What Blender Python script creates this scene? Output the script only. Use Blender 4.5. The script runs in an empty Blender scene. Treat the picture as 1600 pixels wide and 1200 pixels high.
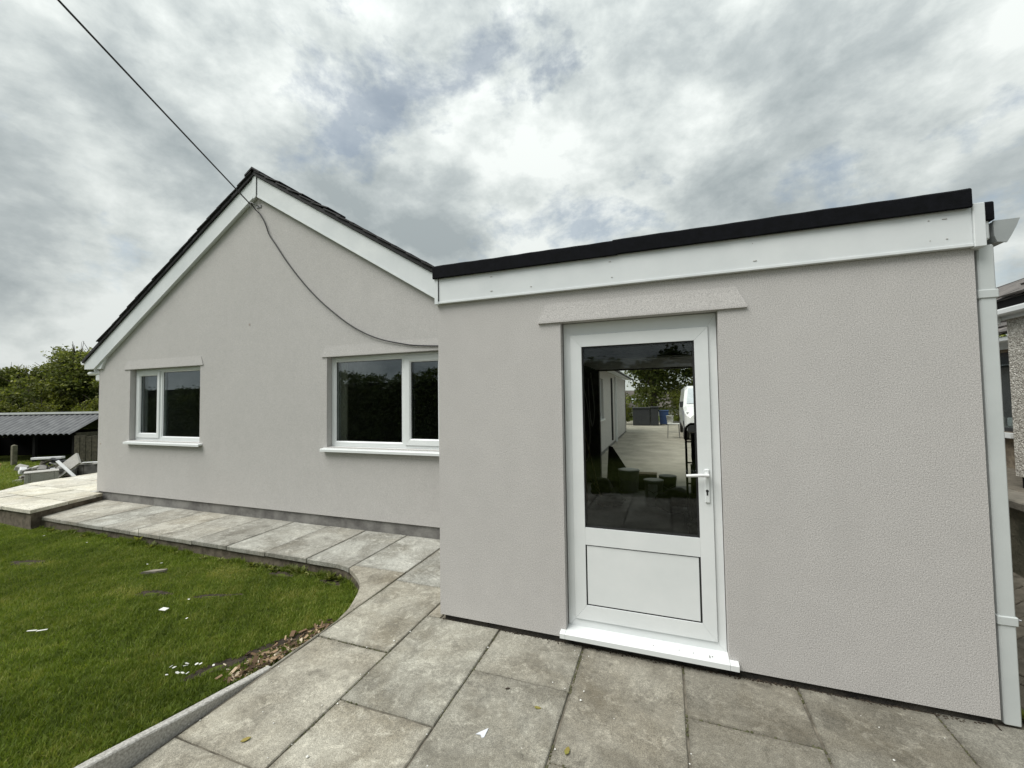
import bpy, bmesh, math, random
import numpy as np
from mathutils import Vector, Matrix
random.seed(7); RNG = np.random.default_rng(11)
R = math.radians
sc = bpy.context.scene
col = sc.collection

# ------------------------------------------------------------------ camera
cd = bpy.data.cameras.new('camera'); cam = bpy.data.objects.new('camera', cd); col.objects.link(cam)
cd.sensor_fit = 'HORIZONTAL'; cd.sensor_width = 36.0; cd.lens = 36.0*640/1600
cd.clip_start = 0.02; cd.clip_end = 3000
yaw, pitch, roll = R(20.219), R(2.156), R(-0.8505)
fw = Vector((-math.sin(yaw)*math.cos(pitch), math.cos(yaw)*math.cos(pitch), math.sin(pitch)))
rt = Vector((math.cos(yaw), math.sin(yaw), 0)); up = rt.cross(fw)
r2 = math.cos(roll)*rt + math.sin(roll)*up; u2 = -math.sin(roll)*rt + math.cos(roll)*up
CAM = Vector((0, -2.764, 1.645))
M = Matrix((r2, u2, -fw)).transposed().to_4x4(); M.translation = CAM
cam.matrix_world = M
sc.camera = cam
sc.render.resolution_x = 1024; sc.render.resolution_y = 768

# ------------------------------------------------------------------ sky, sun, exposure
SUN_EL, SUN_AZ = R(56), R(222)       # azimuth clockwise from +Y
sc.view_settings.view_transform = 'Standard'; sc.view_settings.look = 'None'
sc.view_settings.gamma = 1.0; sc.view_settings.use_curve_mapping = False
sc.view_settings.exposure = 1.2
w = bpy.data.worlds.new('World'); sc.world = w; w.use_nodes = True
nt = w.node_tree; nt.nodes.clear()
def N(nt, t, **kw):
    n = nt.nodes.new(t)
    for k, v in kw.items():
        if k.startswith('i_'):
            n.inputs[int(k[2:])].default_value = v
        else: setattr(n, k, v)
    return n
def L(nt, a, b): nt.links.new(a, b)
def math_n(nt, op, a, b=None, clamp=False):
    n = nt.nodes.new('ShaderNodeMath'); n.operation = op; n.use_clamp = clamp
    for i, s in enumerate((a, b)):
        if s is None: continue
        if isinstance(s, (int, float)): n.inputs[i].default_value = s
        else: nt.links.new(s, n.inputs[i])
    return n.outputs[0]
def ramp(nt, fac, stops, interp='LINEAR'):
    n = nt.nodes.new('ShaderNodeValToRGB'); cr = n.color_ramp; cr.interpolation = interp
    while len(cr.elements) < len(stops): cr.elements.new(0.5)
    for e, (p, c) in zip(cr.elements, stops):
        e.position = p; e.color = (c, c, c, 1) if isinstance(c, (int, float)) else (*c, 1)
    nt.links.new(fac, n.inputs[0]); return n.outputs[0]
def mix(nt, fac, a, b, mode='MIX'):
    n = nt.nodes.new('ShaderNodeMix'); n.data_type = 'RGBA'; n.blend_type = mode
    for i, s in ((0, fac), (6, a), (7, b)):
        if isinstance(s, (int, float)): n.inputs[i].default_value = s if i == 0 else (s, s, s, 1)
        elif isinstance(s, tuple): n.inputs[i].default_value = (*s, 1)
        else: nt.links.new(s, n.inputs[i])
    return n.outputs[2]
def noise(nt, vec, scale, detail=4, rough=0.55, dist=0.0, out=0):
    n = nt.nodes.new('ShaderNodeTexNoise'); n.inputs['Scale'].default_value = scale
    n.inputs['Detail'].default_value = detail; n.inputs['Roughness'].default_value = rough; n.inputs['Distortion'].default_value = dist
    nt.links.new(vec, n.inputs['Vector']); return n.outputs[out]
def scale_v(nt, v, s):
    n = nt.nodes.new('ShaderNodeVectorMath'); n.operation = 'MULTIPLY'; nt.links.new(v, n.inputs[0]); n.inputs[1].default_value = s; return n.outputs[0]
def add_v(nt, v, s):
    n = nt.nodes.new('ShaderNodeVectorMath'); n.operation = 'ADD'; nt.links.new(v, n.inputs[0]); n.inputs[1].default_value = s; return n.outputs[0]

tc = N(nt, 'ShaderNodeTexCoord')
sky = N(nt, 'ShaderNodeTexSky', sky_type='NISHITA', sun_disc=False, sun_elevation=SUN_EL, sun_rotation=SUN_AZ)
sky.air_density = 1.0; sky.dust_density = 1.5
sep = N(nt, 'ShaderNodeSeparateXYZ'); L(nt, tc.outputs['Generated'], sep.inputs[0])
zc = math_n(nt, 'MAXIMUM', sep.outputs[2], 0.0)
den = math_n(nt, 'ADD', zc, 0.42)
cmb = N(nt, 'ShaderNodeCombineXYZ')
L(nt, math_n(nt, 'DIVIDE', sep.outputs[0], den), cmb.inputs[0]); L(nt, math_n(nt, 'DIVIDE', sep.outputs[1], den), cmb.inputs[1])
SKO = (31.0, 2.2, 0.0); SKD = (21, 8, 4)
cv = add_v(nt, cmb.outputs[0], SKO)
dv = add_v(nt, scale_v(nt, tc.outputs['Generated'], (1.0, 1.0, 1.55)), SKD)
n_big = noise(nt, dv, 1.9, 3, 0.5, 0.2)
n_mid = noise(nt, dv, 5.2, 12, 0.6, 0.1)
n_gap = noise(nt, add_v(nt, dv, (11.3, 2.9, 4.0)), 3.6, 10, 0.62, 0.15)
bright = math_n(nt, 'ADD', math_n(nt, 'MULTIPLY', n_big, 0.42), math_n(nt, 'MULTIPLY', n_mid, 0.58))
ccol = ramp(nt, bright, [(0.375, (0.345, 0.39, 0.40)), (0.45, (0.46, 0.505, 0.508)), (0.51, (0.60, 0.645, 0.634)), (0.59, (0.79, 0.83, 0.808))])
# overcast sky: zenith brighter than the horizon
grad = math_n(nt, 'ADD', math_n(nt, 'MULTIPLY', zc, 0.55), 0.78)
cs = N(nt, 'ShaderNodeVectorMath', operation='SCALE'); L(nt, ccol, cs.inputs[0]); L(nt, math_n(nt, 'MULTIPLY', grad, 4.9), cs.inputs[3])
gapm = math_n(nt, 'MAXIMUM', ramp(nt, n_gap, [(0.56, 1.0), (0.66, 0.42)]), ramp(nt, zc, [(0.06, 1.0), (0.22, 0.0)]))
skc = N(nt, 'ShaderNodeVectorMath', operation='MULTIPLY'); L(nt, sky.outputs[0], skc.inputs[0]); skc.inputs[1].default_value = (0.78, 0.68, 0.56)
wcol = mix(nt, gapm, skc.outputs[0], cs.outputs[0])
bg = N(nt, 'ShaderNodeBackground'); bg.inputs[1].default_value = 0.1
wo = N(nt, 'ShaderNodeOutputWorld'); L(nt, wcol, bg.inputs[0]); L(nt, bg.outputs[0], wo.inputs[0])
sd = bpy.data.lights.new('sun', 'SUN'); sd.energy = 1.5; sd.angle = R(40); sd.color = (1.0, 0.975, 0.935)
sun = bpy.data.objects.new('sun', sd); col.objects.link(sun)
sdir = Vector((math.sin(SUN_AZ)*math.cos(SUN_EL), math.cos(SUN_AZ)*math.cos(SUN_EL), math.sin(SUN_EL)))
sun.rotation_euler = sdir.to_track_quat('Z', 'Y').to_euler(); sun.location = sdir*60

# ------------------------------------------------------------------ materials
def new_mat(name):
    m = bpy.data.materials.new(name); m.use_nodes = True; t = m.node_tree
    b = t.nodes['Principled BSDF']; return m, t, b
def pos(t): return N(t, 'ShaderNodeNewGeometry').outputs['Position']
def bump(t, b, h, strength, dist):
    n = N(t, 'ShaderNodeBump'); n.inputs['Strength'].default_value = strength; n.inputs['Distance'].default_value = dist
    L(t, h, n.inputs['Height']); L(t, n.outputs[0], b.inputs['Normal'])
def plain(name, c, rough=0.5, c2=None, ns=6.0, bs=0, bd=0.002, bstr=0.4, metal=0.0, spec=0.5, objrand=0.0, lo=0.35, hi=0.65):
    m, t, b = new_mat(name)
    b.inputs['Roughness'].default_value = rough; b.inputs['Metallic'].default_value = metal
    b.inputs['Specular IOR Level'].default_value = spec
    c2 = c2 or tuple(x*0.82 for x in c)
    P = pos(t)
    o = ramp(t, noise(t, P, ns, 6, 0.6), [(lo, c2), (hi, c)])
    if objrand:
        rnd = N(t, 'ShaderNodeObjectInfo').outputs['Random']
        f = math_n(t, 'ADD', math_n(t, 'MULTIPLY', rnd, objrand), 1-objrand/2)
        vs = N(t, 'ShaderNodeVectorMath', operation='SCALE'); L(t, o, vs.inputs[0]); L(t, f, vs.inputs[3]); o = vs.outputs[0]
    L(t, o, b.inputs['Base Color'])
    if bs: bump(t, b, noise(t, P, bs, 5, 0.6), bstr, bd)
    return m
def render_mat(name, c, grain, bstr, bd):
    m, t, b = new_mat(name); P = pos(t)
    big = noise(t, P, 0.9, 5, 0.6); med = noise(t, P, 7, 5, 0.65); fine = noise(t, P, grain*1.05, 2, 0.55)
    a = ramp(t, big, [(0.3, tuple(x*0.955 for x in c)), (0.7, tuple(x*1.03 for x in c))])
    a = mix(t, 0.35, a, ramp(t, med, [(0.35, tuple(x*0.94 for x in c)), (0.65, tuple(x*1.04 for x in c))]))
    a = mix(t, 1.0, a, ramp(t, fine, [(0.34, 0.70), (0.5, 0.98), (0.66, 1.18)]), 'MULTIPLY')
    a = mix(t, ramp(t, noise(t, scale_v(t, P, (2.2, 2.2, 0.35)), 1.6, 6, 0.65), [(0.5, 0.0), (0.72, 0.16)]), a, tuple(x*0.8 for x in c))
    L(t, a, b.inputs['Base Color']); b.inputs['Roughness'].default_value = 0.9; b.inputs['Specular IOR Level'].default_value = 0.2
    jit = N(t, 'ShaderNodeVectorMath', operation='ADD'); L(t, P, jit.inputs[0]); L(t, scale_v(t, noise(t, P, 45, 2, 0.5, 0, 1), (0.012,)*3), jit.inputs[1])
    vor = N(t, 'ShaderNodeTexVoronoi', feature='F1'); vor.inputs['Scale'].default_value = grain; L(t, jit.outputs[0], vor.inputs['Vector'])
    gs = math_n(t, 'SUBTRACT', 1.0, math_n(t, 'MULTIPLY', vor.outputs['Distance'], 1.0))
    h = math_n(t, 'ADD', math_n(t, 'MULTIPLY', noise(t, P, grain*0.9, 2, 0.5), 0.5), math_n(t, 'MULTIPLY', gs, 0.6))
    bump(t, b, h, bstr, bd); return m
MT = {}
MT['render'] = render_mat('grey_render_coarse', (0.505, 0.491, 0.476), 185, 0.45, 0.0028)
MT['render2'] = render_mat('grey_render_fine', (0.488, 0.476, 0.460), 170, 0.4, 0.003)
MT['upvc'] = plain('white_upvc', (0.74, 0.765, 0.765), 0.32, (0.69, 0.72, 0.72), 3.0)
MT['upvc_board'] = plain('white_fascia_board', (0.71, 0.74, 0.745), 0.4, (0.62, 0.655, 0.665), 2.2)
MT['pipe'] = plain('pale_grey_pipe', (0.58, 0.615, 0.61), 0.4, (0.52, 0.555, 0.55), 3)
MT['gutter'] = plain('grey_gutter', (0.36, 0.385, 0.385), 0.45, (0.30, 0.325, 0.325), 4)
MT['felt'] = plain('black_roof_felt', (0.006, 0.0065, 0.009), 0.85, (0.0035, 0.004, 0.005), 30, 240, 0.003, 0.6, spec=0.12)
MT['slate'] = plain('dark_roof_tile', (0.014, 0.014, 0.016), 0.75, (0.008, 0.008, 0.009), 9, 60, 0.003, objrand=0.5)
MT['rubber'] = plain('black_rubber', (0.012, 0.012, 0.013), 0.6)
MT['cable'] = plain('black_cable', (0.012, 0.012, 0.014), 0.55)
MT['plinth'] = plain('cement_plinth', (0.235, 0.23, 0.215), 0.92, (0.11, 0.105, 0.10), 5.5, 55, 0.006, 0.6, lo=0.3, hi=0.62)
MT['dirt'] = plain('joint_dirt', (0.21, 0.19, 0.15), 0.97, (0.075, 0.066, 0.05), 13, 120, 0.005, 0.7)
MT['haunch'] = plain('path_edge_concrete', (0.16, 0.135, 0.10), 0.95, (0.06, 0.048, 0.034), 11, 45, 0.008, 0.6)
MT['kerb'] = plain('concrete_edging', (0.54, 0.53, 0.50), 0.9, (0.28, 0.27, 0.245), 90, 140, 0.004, 0.7)
MT['concrete'] = plain('garage_floor_concrete', (0.2, 0.19, 0.175), 0.9, (0.12, 0.115, 0.10), 3, 60, 0.004)
MT['drive'] = plain('pale_concrete_drive', (0.36, 0.335, 0.28), 0.92, (0.25, 0.23, 0.19), 1.6, 40, 0.005)
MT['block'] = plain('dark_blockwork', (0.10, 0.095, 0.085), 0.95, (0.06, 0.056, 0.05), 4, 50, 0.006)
MT['beam'] = plain('painted_beam', (0.42, 0.40, 0.36), 0.8, (0.33, 0.31, 0.28), 5)
MT['black'] = plain('matt_black', (0.005, 0.005, 0.0055), 0.85, spec=0.2)
MT['dkplastic'] = plain('dark_grey_plastic', (0.025, 0.027, 0.03), 0.45)
MT['tubgrey'] = plain('grey_tub_plastic', (0.36, 0.365, 0.35), 0.5)
MT['tublid'] = plain('pale_tub_lid', (0.62, 0.62, 0.57), 0.5)
MT['timber'] = plain('raw_timber', (0.30, 0.23, 0.14), 0.85, (0.2, 0.15, 0.09), 14, 60, 0.003)
MT['oldtimber'] = plain('weathered_timber', (0.075, 0.066, 0.045), 0.92, (0.03, 0.028, 0.018), 9, 45, 0.005, objrand=0.4)
MT['yellowwood'] = plain('fresh_timber', (0.55, 0.42, 0.16), 0.8, (0.45, 0.33, 0.13), 12)
MT['plaster'] = plain('room_wall_paint', (0.40, 0.39, 0.36), 0.9)
MT['curtain'] = plain('cream_curtain', (0.66, 0.62, 0.54), 0.9)
MT['tin'] = plain('corrugated_sheet', (0.15, 0.155, 0.16), 0.7, (0.09, 0.094, 0.10), 3, 0)
MT['tinlight'] = plain('pale_ridge_flashing', (0.62, 0.64, 0.64), 0.6)
MT['blueplastic'] = plain('blue_plastic', (0.02, 0.05, 0.14), 0.45)
MT['white'] = plain('white_paint', (0.78, 0.79, 0.79), 0.35)
MT['carwhite'] = plain('white_car_paint', (0.8, 0.81, 0.82), 0.12, (0.79, 0.8, 0.81))
MT['steel'] = plain('dull_steel', (0.30, 0.30, 0.30), 0.4, metal=0.8)
MT['paper'] = plain('white_scrap', (0.75, 0.78, 0.83), 0.6)
MT['leafy'] = plain('fallen_leaf', (0.22, 0.24, 0.05), 0.6, (0.28, 0.2, 0.05), 60)
MT['petal'] = plain('white_petal', (0.82, 0.82, 0.78), 0.6)
MT['chip'] = plain('wood_chip', (0.42, 0.30, 0.19), 0.9, (0.06, 0.035, 0.02), 30, 60, 0.003, lo=0.42, hi=0.66)
MT['fill'] = plain('filler', (0.40, 0.33, 0.29), 0.95, (0.30, 0.27, 0.25), 30)
MT['sack'] = plain('dark_sacking', (0.05, 0.046, 0.035), 0.9, (0.025, 0.023, 0.018), 12, 40, 0.004)
MT['moss'] = plain('joint_moss', (0.11, 0.105, 0.06), 0.98, (0.05, 0.055, 0.02), 40)
MT['footing'] = plain('dirty_footing', (0.07, 0.062, 0.05), 0.97, (0.012, 0.011, 0.010), 7, 60, 0.01, 0.8)
MT['soil'] = plain('soil', (0.055, 0.04, 0.026), 0.97, (0.02, 0.015, 0.01), 24, 60, 0.02, 0.8)
MT['bark'] = plain('tree_bark', (0.10, 0.085, 0.065), 0.95, (0.05, 0.04, 0.03), 12, 25, 0.02, 0.7)
MT['stone'] = plain('old_retaining_wall', (0.18, 0.165, 0.12), 0.95, (0.07, 0.07, 0.045), 5, 30, 0.015, 0.8)
MT['coping'] = plain('coping_stone', (0.22, 0.20, 0.165), 0.95, (0.12, 0.11, 0.09), 8, 40, 0.008, 0.6, objrand=0.3)
MT['brick'] = plain('buff_brick', (0.30, 0.25, 0.18), 0.95, (0.15, 0.12, 0.09), 14, 60, 0.004, objrand=0.5)
MT['nslate'] = plain('mossy_slate', (0.15, 0.135, 0.125), 0.8, (0.07, 0.065, 0.06), 9, 40, 0.004, objrand=0.6)
MT['paver'] = plain('worn_paver', (0.16, 0.14, 0.11), 0.95, (0.09, 0.08, 0.06), 11, 60, 0.005, objrand=0.4)
MT['hill'] = plain('far_hill', (0.06, 0.085, 0.04), 1.0, (0.03, 0.05, 0.022), 0.05)
MT['roofred'] = plain('far_roof', (0.13, 0.11, 0.105), 0.9, (0.08, 0.07, 0.065), 3)
MT['skylight'] = plain('pale_sky_glass', (0.6, 0.65, 0.7), 0.05)

def pebble_mat():
    m, t, b = new_mat('pebbledash'); P = pos(t)
    v = N(t, 'ShaderNodeTexVoronoi'); v.inputs['Scale'].default_value = 70; L(t, P, v.inputs['Vector'])
    c = ramp(t, noise(t, v.outputs['Color'], 3.0, 2), [(0.3, (0.22, 0.20, 0.17)), (0.5, (0.46, 0.44, 0.39)), (0.7, (0.76, 0.74, 0.69))])
    L(t, c, b.inputs['Base Color']); b.inputs['Roughness'].default_value = 0.9
    bump(t, b, v.outputs['Distance'], -0.9, 0.012) if False else bump(t, b, math_n(t, 'SUBTRACT', 1.0, v.outputs['Distance']), 0.9, 0.012)
    return m
MT['pebble'] = pebble_mat()

def slab_mat(name, dark, midc, light, scuff=0.5):
    m, t, b = new_mat(name); P = pos(t)
    oi = N(t, 'ShaderNodeObjectInfo')
    off = N(t, 'ShaderNodeVectorMath', operation='SCALE'); L(t, oi.outputs['Location'], off.inputs[0]); off.inputs[3].default_value = 3.7
    PO = N(t, 'ShaderNodeVectorMath', operation='ADD'); L(t, P, PO.inputs[0]); L(t, off.outputs[0], PO.inputs[1]); PO = PO.outputs[0]
    st = noise(t, PO, 2.3, 7, 0.62, 0.4)
    a = ramp(t, st, [(0.33, dark), (0.48, midc), (0.64, light)])
    a = mix(t, ramp(t, noise(t, add_v(t, PO, (2, 4, 7)), 1.7, 5, 0.6, 0.5), [(0.48, 0.0), (0.66, 0.32)]), a, (dark[0]*1.28, dark[1]*1.2, dark[2]*1.05))
    sp = noise(t, PO, 11, 9, 0.7, 0.8)
    a = mix(t, ramp(t, sp, [(0.52, 0.0), (0.66, scuff)]), a, tuple(min(1, x*1.55) for x in light))
    dk = noise(t, add_v(t, PO, (5, 9, 2)), 5.5, 7, 0.7, 0.6)
    a = mix(t, ramp(t, dk, [(0.54, 0.0), (0.70, 0.6)]), a, tuple(x*0.55 for x in dark))
    tcg = N(t, 'ShaderNodeTexCoord').outputs['Generated']; sg_ = N(t, 'ShaderNodeSeparateXYZ'); L(t, tcg, sg_.inputs[0])
    ex_ = math_n(t, 'MULTIPLY', math_n(t, 'SUBTRACT', 0.5, math_n(t, 'ABSOLUTE', math_n(t, 'SUBTRACT', sg_.outputs[0], 0.5))), 0.6)
    ey_ = math_n(t, 'MULTIPLY', math_n(t, 'SUBTRACT', 0.5, math_n(t, 'ABSOLUTE', math_n(t, 'SUBTRACT', sg_.outputs[1], 0.5))), 0.9)
    ed_ = math_n(t, 'ADD', math_n(t, 'MINIMUM', ex_, ey_), math_n(t, 'MULTIPLY', noise(t, PO, 16, 6, 0.7), 0.11))
    a = mix(t, ramp(t, ed_, [(0.03, 0.5), (0.085, 0.0)]), a, tuple(x*0.45 for x in dark))   # grime creeping in from the joints
    gr = noise(t, P, 210, 2, 0.6)
    a = mix(t, 1.0, a, ramp(t, gr, [(0.32, 0.62), (0.68, 1.3)]), 'MULTIPLY')
    mg = noise(t, P, 48, 4, 0.75)
    a = mix(t, 1.0, a, ramp(t, mg, [(0.3, 0.74), (0.7, 1.2)]), 'MULTIPLY')
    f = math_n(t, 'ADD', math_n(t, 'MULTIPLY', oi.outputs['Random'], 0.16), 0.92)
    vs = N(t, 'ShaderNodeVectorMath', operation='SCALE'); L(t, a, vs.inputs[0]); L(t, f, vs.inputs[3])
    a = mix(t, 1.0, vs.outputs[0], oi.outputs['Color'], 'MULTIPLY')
    L(t, a, b.inputs['Base Color']); b.inputs['Specular IOR Level'].default_value = 0.35
    L(t, ramp(t, st, [(0.3, 0.72), (0.7, 0.92)]), b.inputs['Roughness'])
    h = math_n(t, 'ADD', math_n(t, 'MULTIPLY', noise(t, PO, 9, 8, 0.65), 1.6), math_n(t, 'MULTIPLY', noise(t, P, 130, 3, 0.6), 0.45))
    bump(t, b, h, 0.5, 0.009)
    return m
MT['slab'] = slab_mat('concrete_slab', (0.178, 0.163, 0.128), (0.272, 0.256, 0.211), (0.375, 0.358, 0.30), 0.45)
MT['slabnew'] = slab_mat('cream_new_slab', (0.46, 0.435, 0.375), (0.60, 0.58, 0.52), (0.68, 0.665, 0.62), 0.3)

def glass_mat(name, tint, boost):
    m = bpy.data.materials.new(name); m.use_nodes = True; t = m.node_tree; t.nodes.clear()
    lw = N(t, 'ShaderNodeLayerWeight'); lw.inputs[0].default_value = 0.5
    p5 = math_n(t, 'POWER', lw.outputs['Facing'], 5.0)
    fac = math_n(t, 'ADD', math_n(t, 'MULTIPLY', p5, 0.9), boost, True)
    tr = N(t, 'ShaderNodeBsdfTransparent'); tr.inputs[0].default_value = (*tint, 1)
    gl = N(t, 'ShaderNodeBsdfGlossy'); gl.inputs[0].default_value = (0.9, 0.95, 1, 1); gl.inputs['Roughness'].default_value = 0.0
    mx = N(t, 'ShaderNodeMixShader'); o = N(t, 'ShaderNodeOutputMaterial')
    L(t, fac, mx.inputs[0]); L(t, tr.outputs[0], mx.inputs[1]); L(t, gl.outputs[0], mx.inputs[2]); L(t, mx.outputs[0], o.inputs[0])
    return m
MT['glass'] = glass_mat('window_glass', (0.80, 0.84, 0.82), 0.11)
MT['glassdoor'] = glass_mat('door_glass', (0.94, 0.955, 0.93), 0.03)

def foliage_mat(name, c1, c2, c3, tl=0.35):
    m = bpy.data.materials.new(name); m.use_nodes = True; t = m.node_tree; t.nodes.clear()
    at = N(t, 'ShaderNodeAttribute', attribute_name='tint')
    oi = N(t, 'ShaderNodeObjectInfo')
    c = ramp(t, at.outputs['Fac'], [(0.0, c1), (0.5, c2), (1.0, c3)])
    nz = noise(t, pos(t), 0.9, 3); c = mix(t, 1.0, c, ramp(t, nz, [(0.3, 0.75), (0.7, 1.2)]), 'MULTIPLY')
    d = N(t, 'ShaderNodeBsdfPrincipled'); L(t, c, d.inputs['Base Color']); d.inputs['Roughness'].default_value = 0.6; d.inputs['Specular IOR Level'].default_value = 0.3
    tr = N(t, 'ShaderNodeBsdfTranslucent'); L(t, mix(t, 1.0, c, (1.0, 1.05, 0.5), 'MULTIPLY'), tr.inputs[0])
    mx = N(t, 'ShaderNodeMixShader'); mx.inputs[0].default_value = tl; o = N(t, 'ShaderNodeOutputMaterial')
    L(t, d.outputs[0], mx.inputs[1]); L(t, tr.outputs[0], mx.inputs[2]); L(t, mx.outputs[0], o.inputs[0]); return m
MT['leaf'] = foliage_mat('tree_leaves', (0.05, 0.07, 0.018), (0.15, 0.175, 0.045), (0.36, 0.37, 0.13), 0.4)
MT['leaf_y'] = foliage_mat('yellow_green_leaves', (0.07, 0.085, 0.015), (0.14, 0.16, 0.028), (0.24, 0.24, 0.05))
MT['hedge'] = foliage_mat('hedge_leaves', (0.03, 0.045, 0.014), (0.065, 0.09, 0.026), (0.12, 0.15, 0.045), 0.25)
MT['grass'] = foliage_mat('grass_blades', (0.06, 0.09, 0.013), (0.172, 0.238, 0.031), (0.37, 0.365, 0.11), 0.38)

def ground_mat():
    m, t, b = new_mat('garden_ground'); P = pos(t)
    a = ramp(t, noise(t, P, 0.8, 7, 0.65), [(0.35, (0.07, 0.10, 0.018)), (0.65, (0.12, 0.15, 0.03))])
    a = mix(t, ramp(t, noise(t, P, 40, 4, 0.7), [(0.45, 0.0), (0.7, 0.6)]), a, (0.05, 0.042, 0.022))
    L(t, a, b.inputs['Base Color']); b.inputs['Roughness'].default_value = 0.97; b.inputs['Specular IOR Level'].default_value = 0.1
    bump(t, b, noise(t, P, 60, 4, 0.7), 0.8, 0.03); return m
MT['ground'] = ground_mat()

# ------------------------------------------------------------------ mesh helpers
ORIG = {}
class MB:
    def __init__(s): s.v = []; s.f = []; s.sm = []
    def add(s, vs, fs, smooth=False):
        o = len(s.v); s.v += [tuple(x) for x in vs]
        for f in fs: s.f.append(tuple(i+o for i in f)); s.sm.append(smooth)
        return s
    def box(s, x0, x1, y0, y1, z0, z1):
        return s.add([(x0,y0,z0),(x1,y0,z0),(x1,y1,z0),(x0,y1,z0),(x0,y0,z1),(x1,y0,z1),(x1,y1,z1),(x0,y1,z1)],
                     [(3,2,1,0),(4,5,6,7),(0,1,5,4),(1,2,6,5),(2,3,7,6),(3,0,4,7)])
    def cbox(s, x0, x1, y0, y1, z0, z1, c=0.004):
        vs = []; idx = {}
        X = (x0, x1); Y = (y0, y1); Z = (z0, z1)
        for i in (0,1):
            for j in (0,1):
                for k in (0,1):
                    sx, sy, sz = (1-2*i)*c, (1-2*j)*c, (1-2*k)*c
                    for a, p in (('x', (X[i], Y[j]+sy, Z[k]+sz)), ('y', (X[i]+sx, Y[j], Z[k]+sz)), ('z', (X[i]+sx, Y[j]+sy, Z[k]))):
                        idx[(i,j,k,a)] = len(vs); vs.append(p)
        fs = []
        for i in (0,1): fs.append([idx[(i,j,k,'x')] for j,k in ((0,0),(1,0),(1,1),(0,1))][::(1 if i else -1)])
        for j in (0,1): fs.append([idx[(i,j,k,'y')] for i,k in ((0,0),(1,0),(1,1),(0,1))][::(-1 if j else 1)])
        for k in (0,1): fs.append([idx[(i,j,k,'z')] for i,j in ((0,0),(1,0),(1,1),(0,1))][::(1 if k else -1)])
        for j in (0,1):
            for k in (0,1): fs.append([idx[(0,j,k,'y')], idx[(1,j,k,'y')], idx[(1,j,k,'z')], idx[(0,j,k,'z')]])
        for i in (0,1):
            for k in (0,1): fs.append([idx[(i,0,k,'x')], idx[(i,1,k,'x')], idx[(i,1,k,'z')], idx[(i,0,k,'z')]])
        for i in (0,1):
            for j in (0,1): fs.append([idx[(i,j,0,'x')], idx[(i,j,1,'x')], idx[(i,j,1,'y')], idx[(i,j,0,'y')]])
        for i in (0,1):
            for j in (0,1):
                for k in (0,1): fs.append([idx[(i,j,k,a)] for a in 'xyz'])
        s.add(vs, fs); s.fix = True; return s
    def prism(s, poly, a0, a1, axis='z'):
        def mk(p, a):
            if axis == 'z': return (p[0], p[1], a)
            if axis == 'y': return (p[0], a, p[1])
            return (a, p[0], p[1])
        n = len(poly); vs = [mk(p, a0) for p in poly]+[mk(p, a1) for p in poly]
        fs = [tuple(range(n))[::-1], tuple(range(n, 2*n))]+[(i, (i+1) % n, n+(i+1) % n, n+i) for i in range(n)]
        s.fix = True; return s.add(vs, fs)
    def tube(s, pts, r, n=8, smooth=True, cap=True):
        pts = [Vector(p) for p in pts]; rs = r if isinstance(r, (list, tuple)) else [r]*len(pts)
        vs = []; prev = None
        for i, p in enumerate(pts):
            d = (pts[min(i+1, len(pts)-1)]-pts[max(i-1, 0)]).normalized()
            if prev is None: a = d.cross(Vector((0,0,1)) if abs(d.z) < .9 else Vector((1,0,0))).normalized()
            else: a = (prev-d*prev.dot(d)).normalized()
            prev = a; b = d.cross(a)
            vs += [p+(a*math.cos(2*math.pi*k/n)+b*math.sin(2*math.pi*k/n))*rs[i] for k in range(n)]
        fs = [(i*n+k, i*n+(k+1) % n, (i+1)*n+(k+1) % n, (i+1)*n+k) for i in range(len(pts)-1) for k in range(n)]
        s.add(vs, fs, smooth)
        if cap: s.add([vs[k] for k in range(n)], [tuple(range(n))[::-1]]); s.add([vs[-n+k] for k in range(n)], [tuple(range(n))])
        return s
    def lathe(s, prof, c, n=20, smooth=True):
        vs = [(c[0]+r*math.cos(2*math.pi*k/n), c[1]+r*math.sin(2*math.pi*k/n), c[2]+z) for r, z in prof for k in range(n)]
        fs = [(i*n+k, i*n+(k+1) % n, (i+1)*n+(k+1) % n, (i+1)*n+k) for i in range(len(prof)-1) for k in range(n)]
        s.add(vs, fs, smooth)
        s.add(vs[-n:], [tuple(range(n))]); return s.add(vs[:n], [tuple(range(n))[::-1]])
    def xf(s, M): s.v = [tuple(M @ Vector(p)) for p in s.v]; return s
    def build(s, name, mat, parent=None, label=None):
        o0 = ORIG.get(parent.name, Vector((0,0,0))) if parent else Vector((0,0,0))
        me = bpy.data.meshes.new(name); me.from_pydata([(p[0]-o0[0], p[1]-o0[1], p[2]-o0[2]) for p in s.v], [], s.f)
        me.polygons.foreach_set('use_smooth', s.sm)
        if getattr(s, 'fix', False):
            bm = bmesh.new(); bm.from_mesh(me); bmesh.ops.recalc_face_normals(bm, faces=bm.faces); bm.to_mesh(me); bm.free()
        me.materials.append(MT[mat] if isinstance(mat, str) else mat); me.update()
        o = bpy.data.objects.new(name, me); col.objects.link(o)
        if parent: o.parent = parent; ORIG[o.name] = o0
        else: ORIG[o.name] = Vector((0,0,0))
        if label: o['label'] = label
        return o
def tag(o, label, cat, group=None):
    o['label'] = label; o['category'] = cat
    if group: o['group'] = group
    return o
def thing(name, label, cat, loc=(0,0,0), group=None):
    o = bpy.data.objects.new(name, None); col.objects.link(o); o.location = loc; o.empty_display_size = 0.1
    ORIG[o.name] = Vector(loc); return tag(o, label, cat, group)
def struct(o): o['kind'] = 'structure'; return o
def recentre(o, base):   # move a single-mesh thing's origin to its base
    b = Vector(base); o.data.transform(Matrix.Translation(-b)); o.location = b; return o

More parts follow.
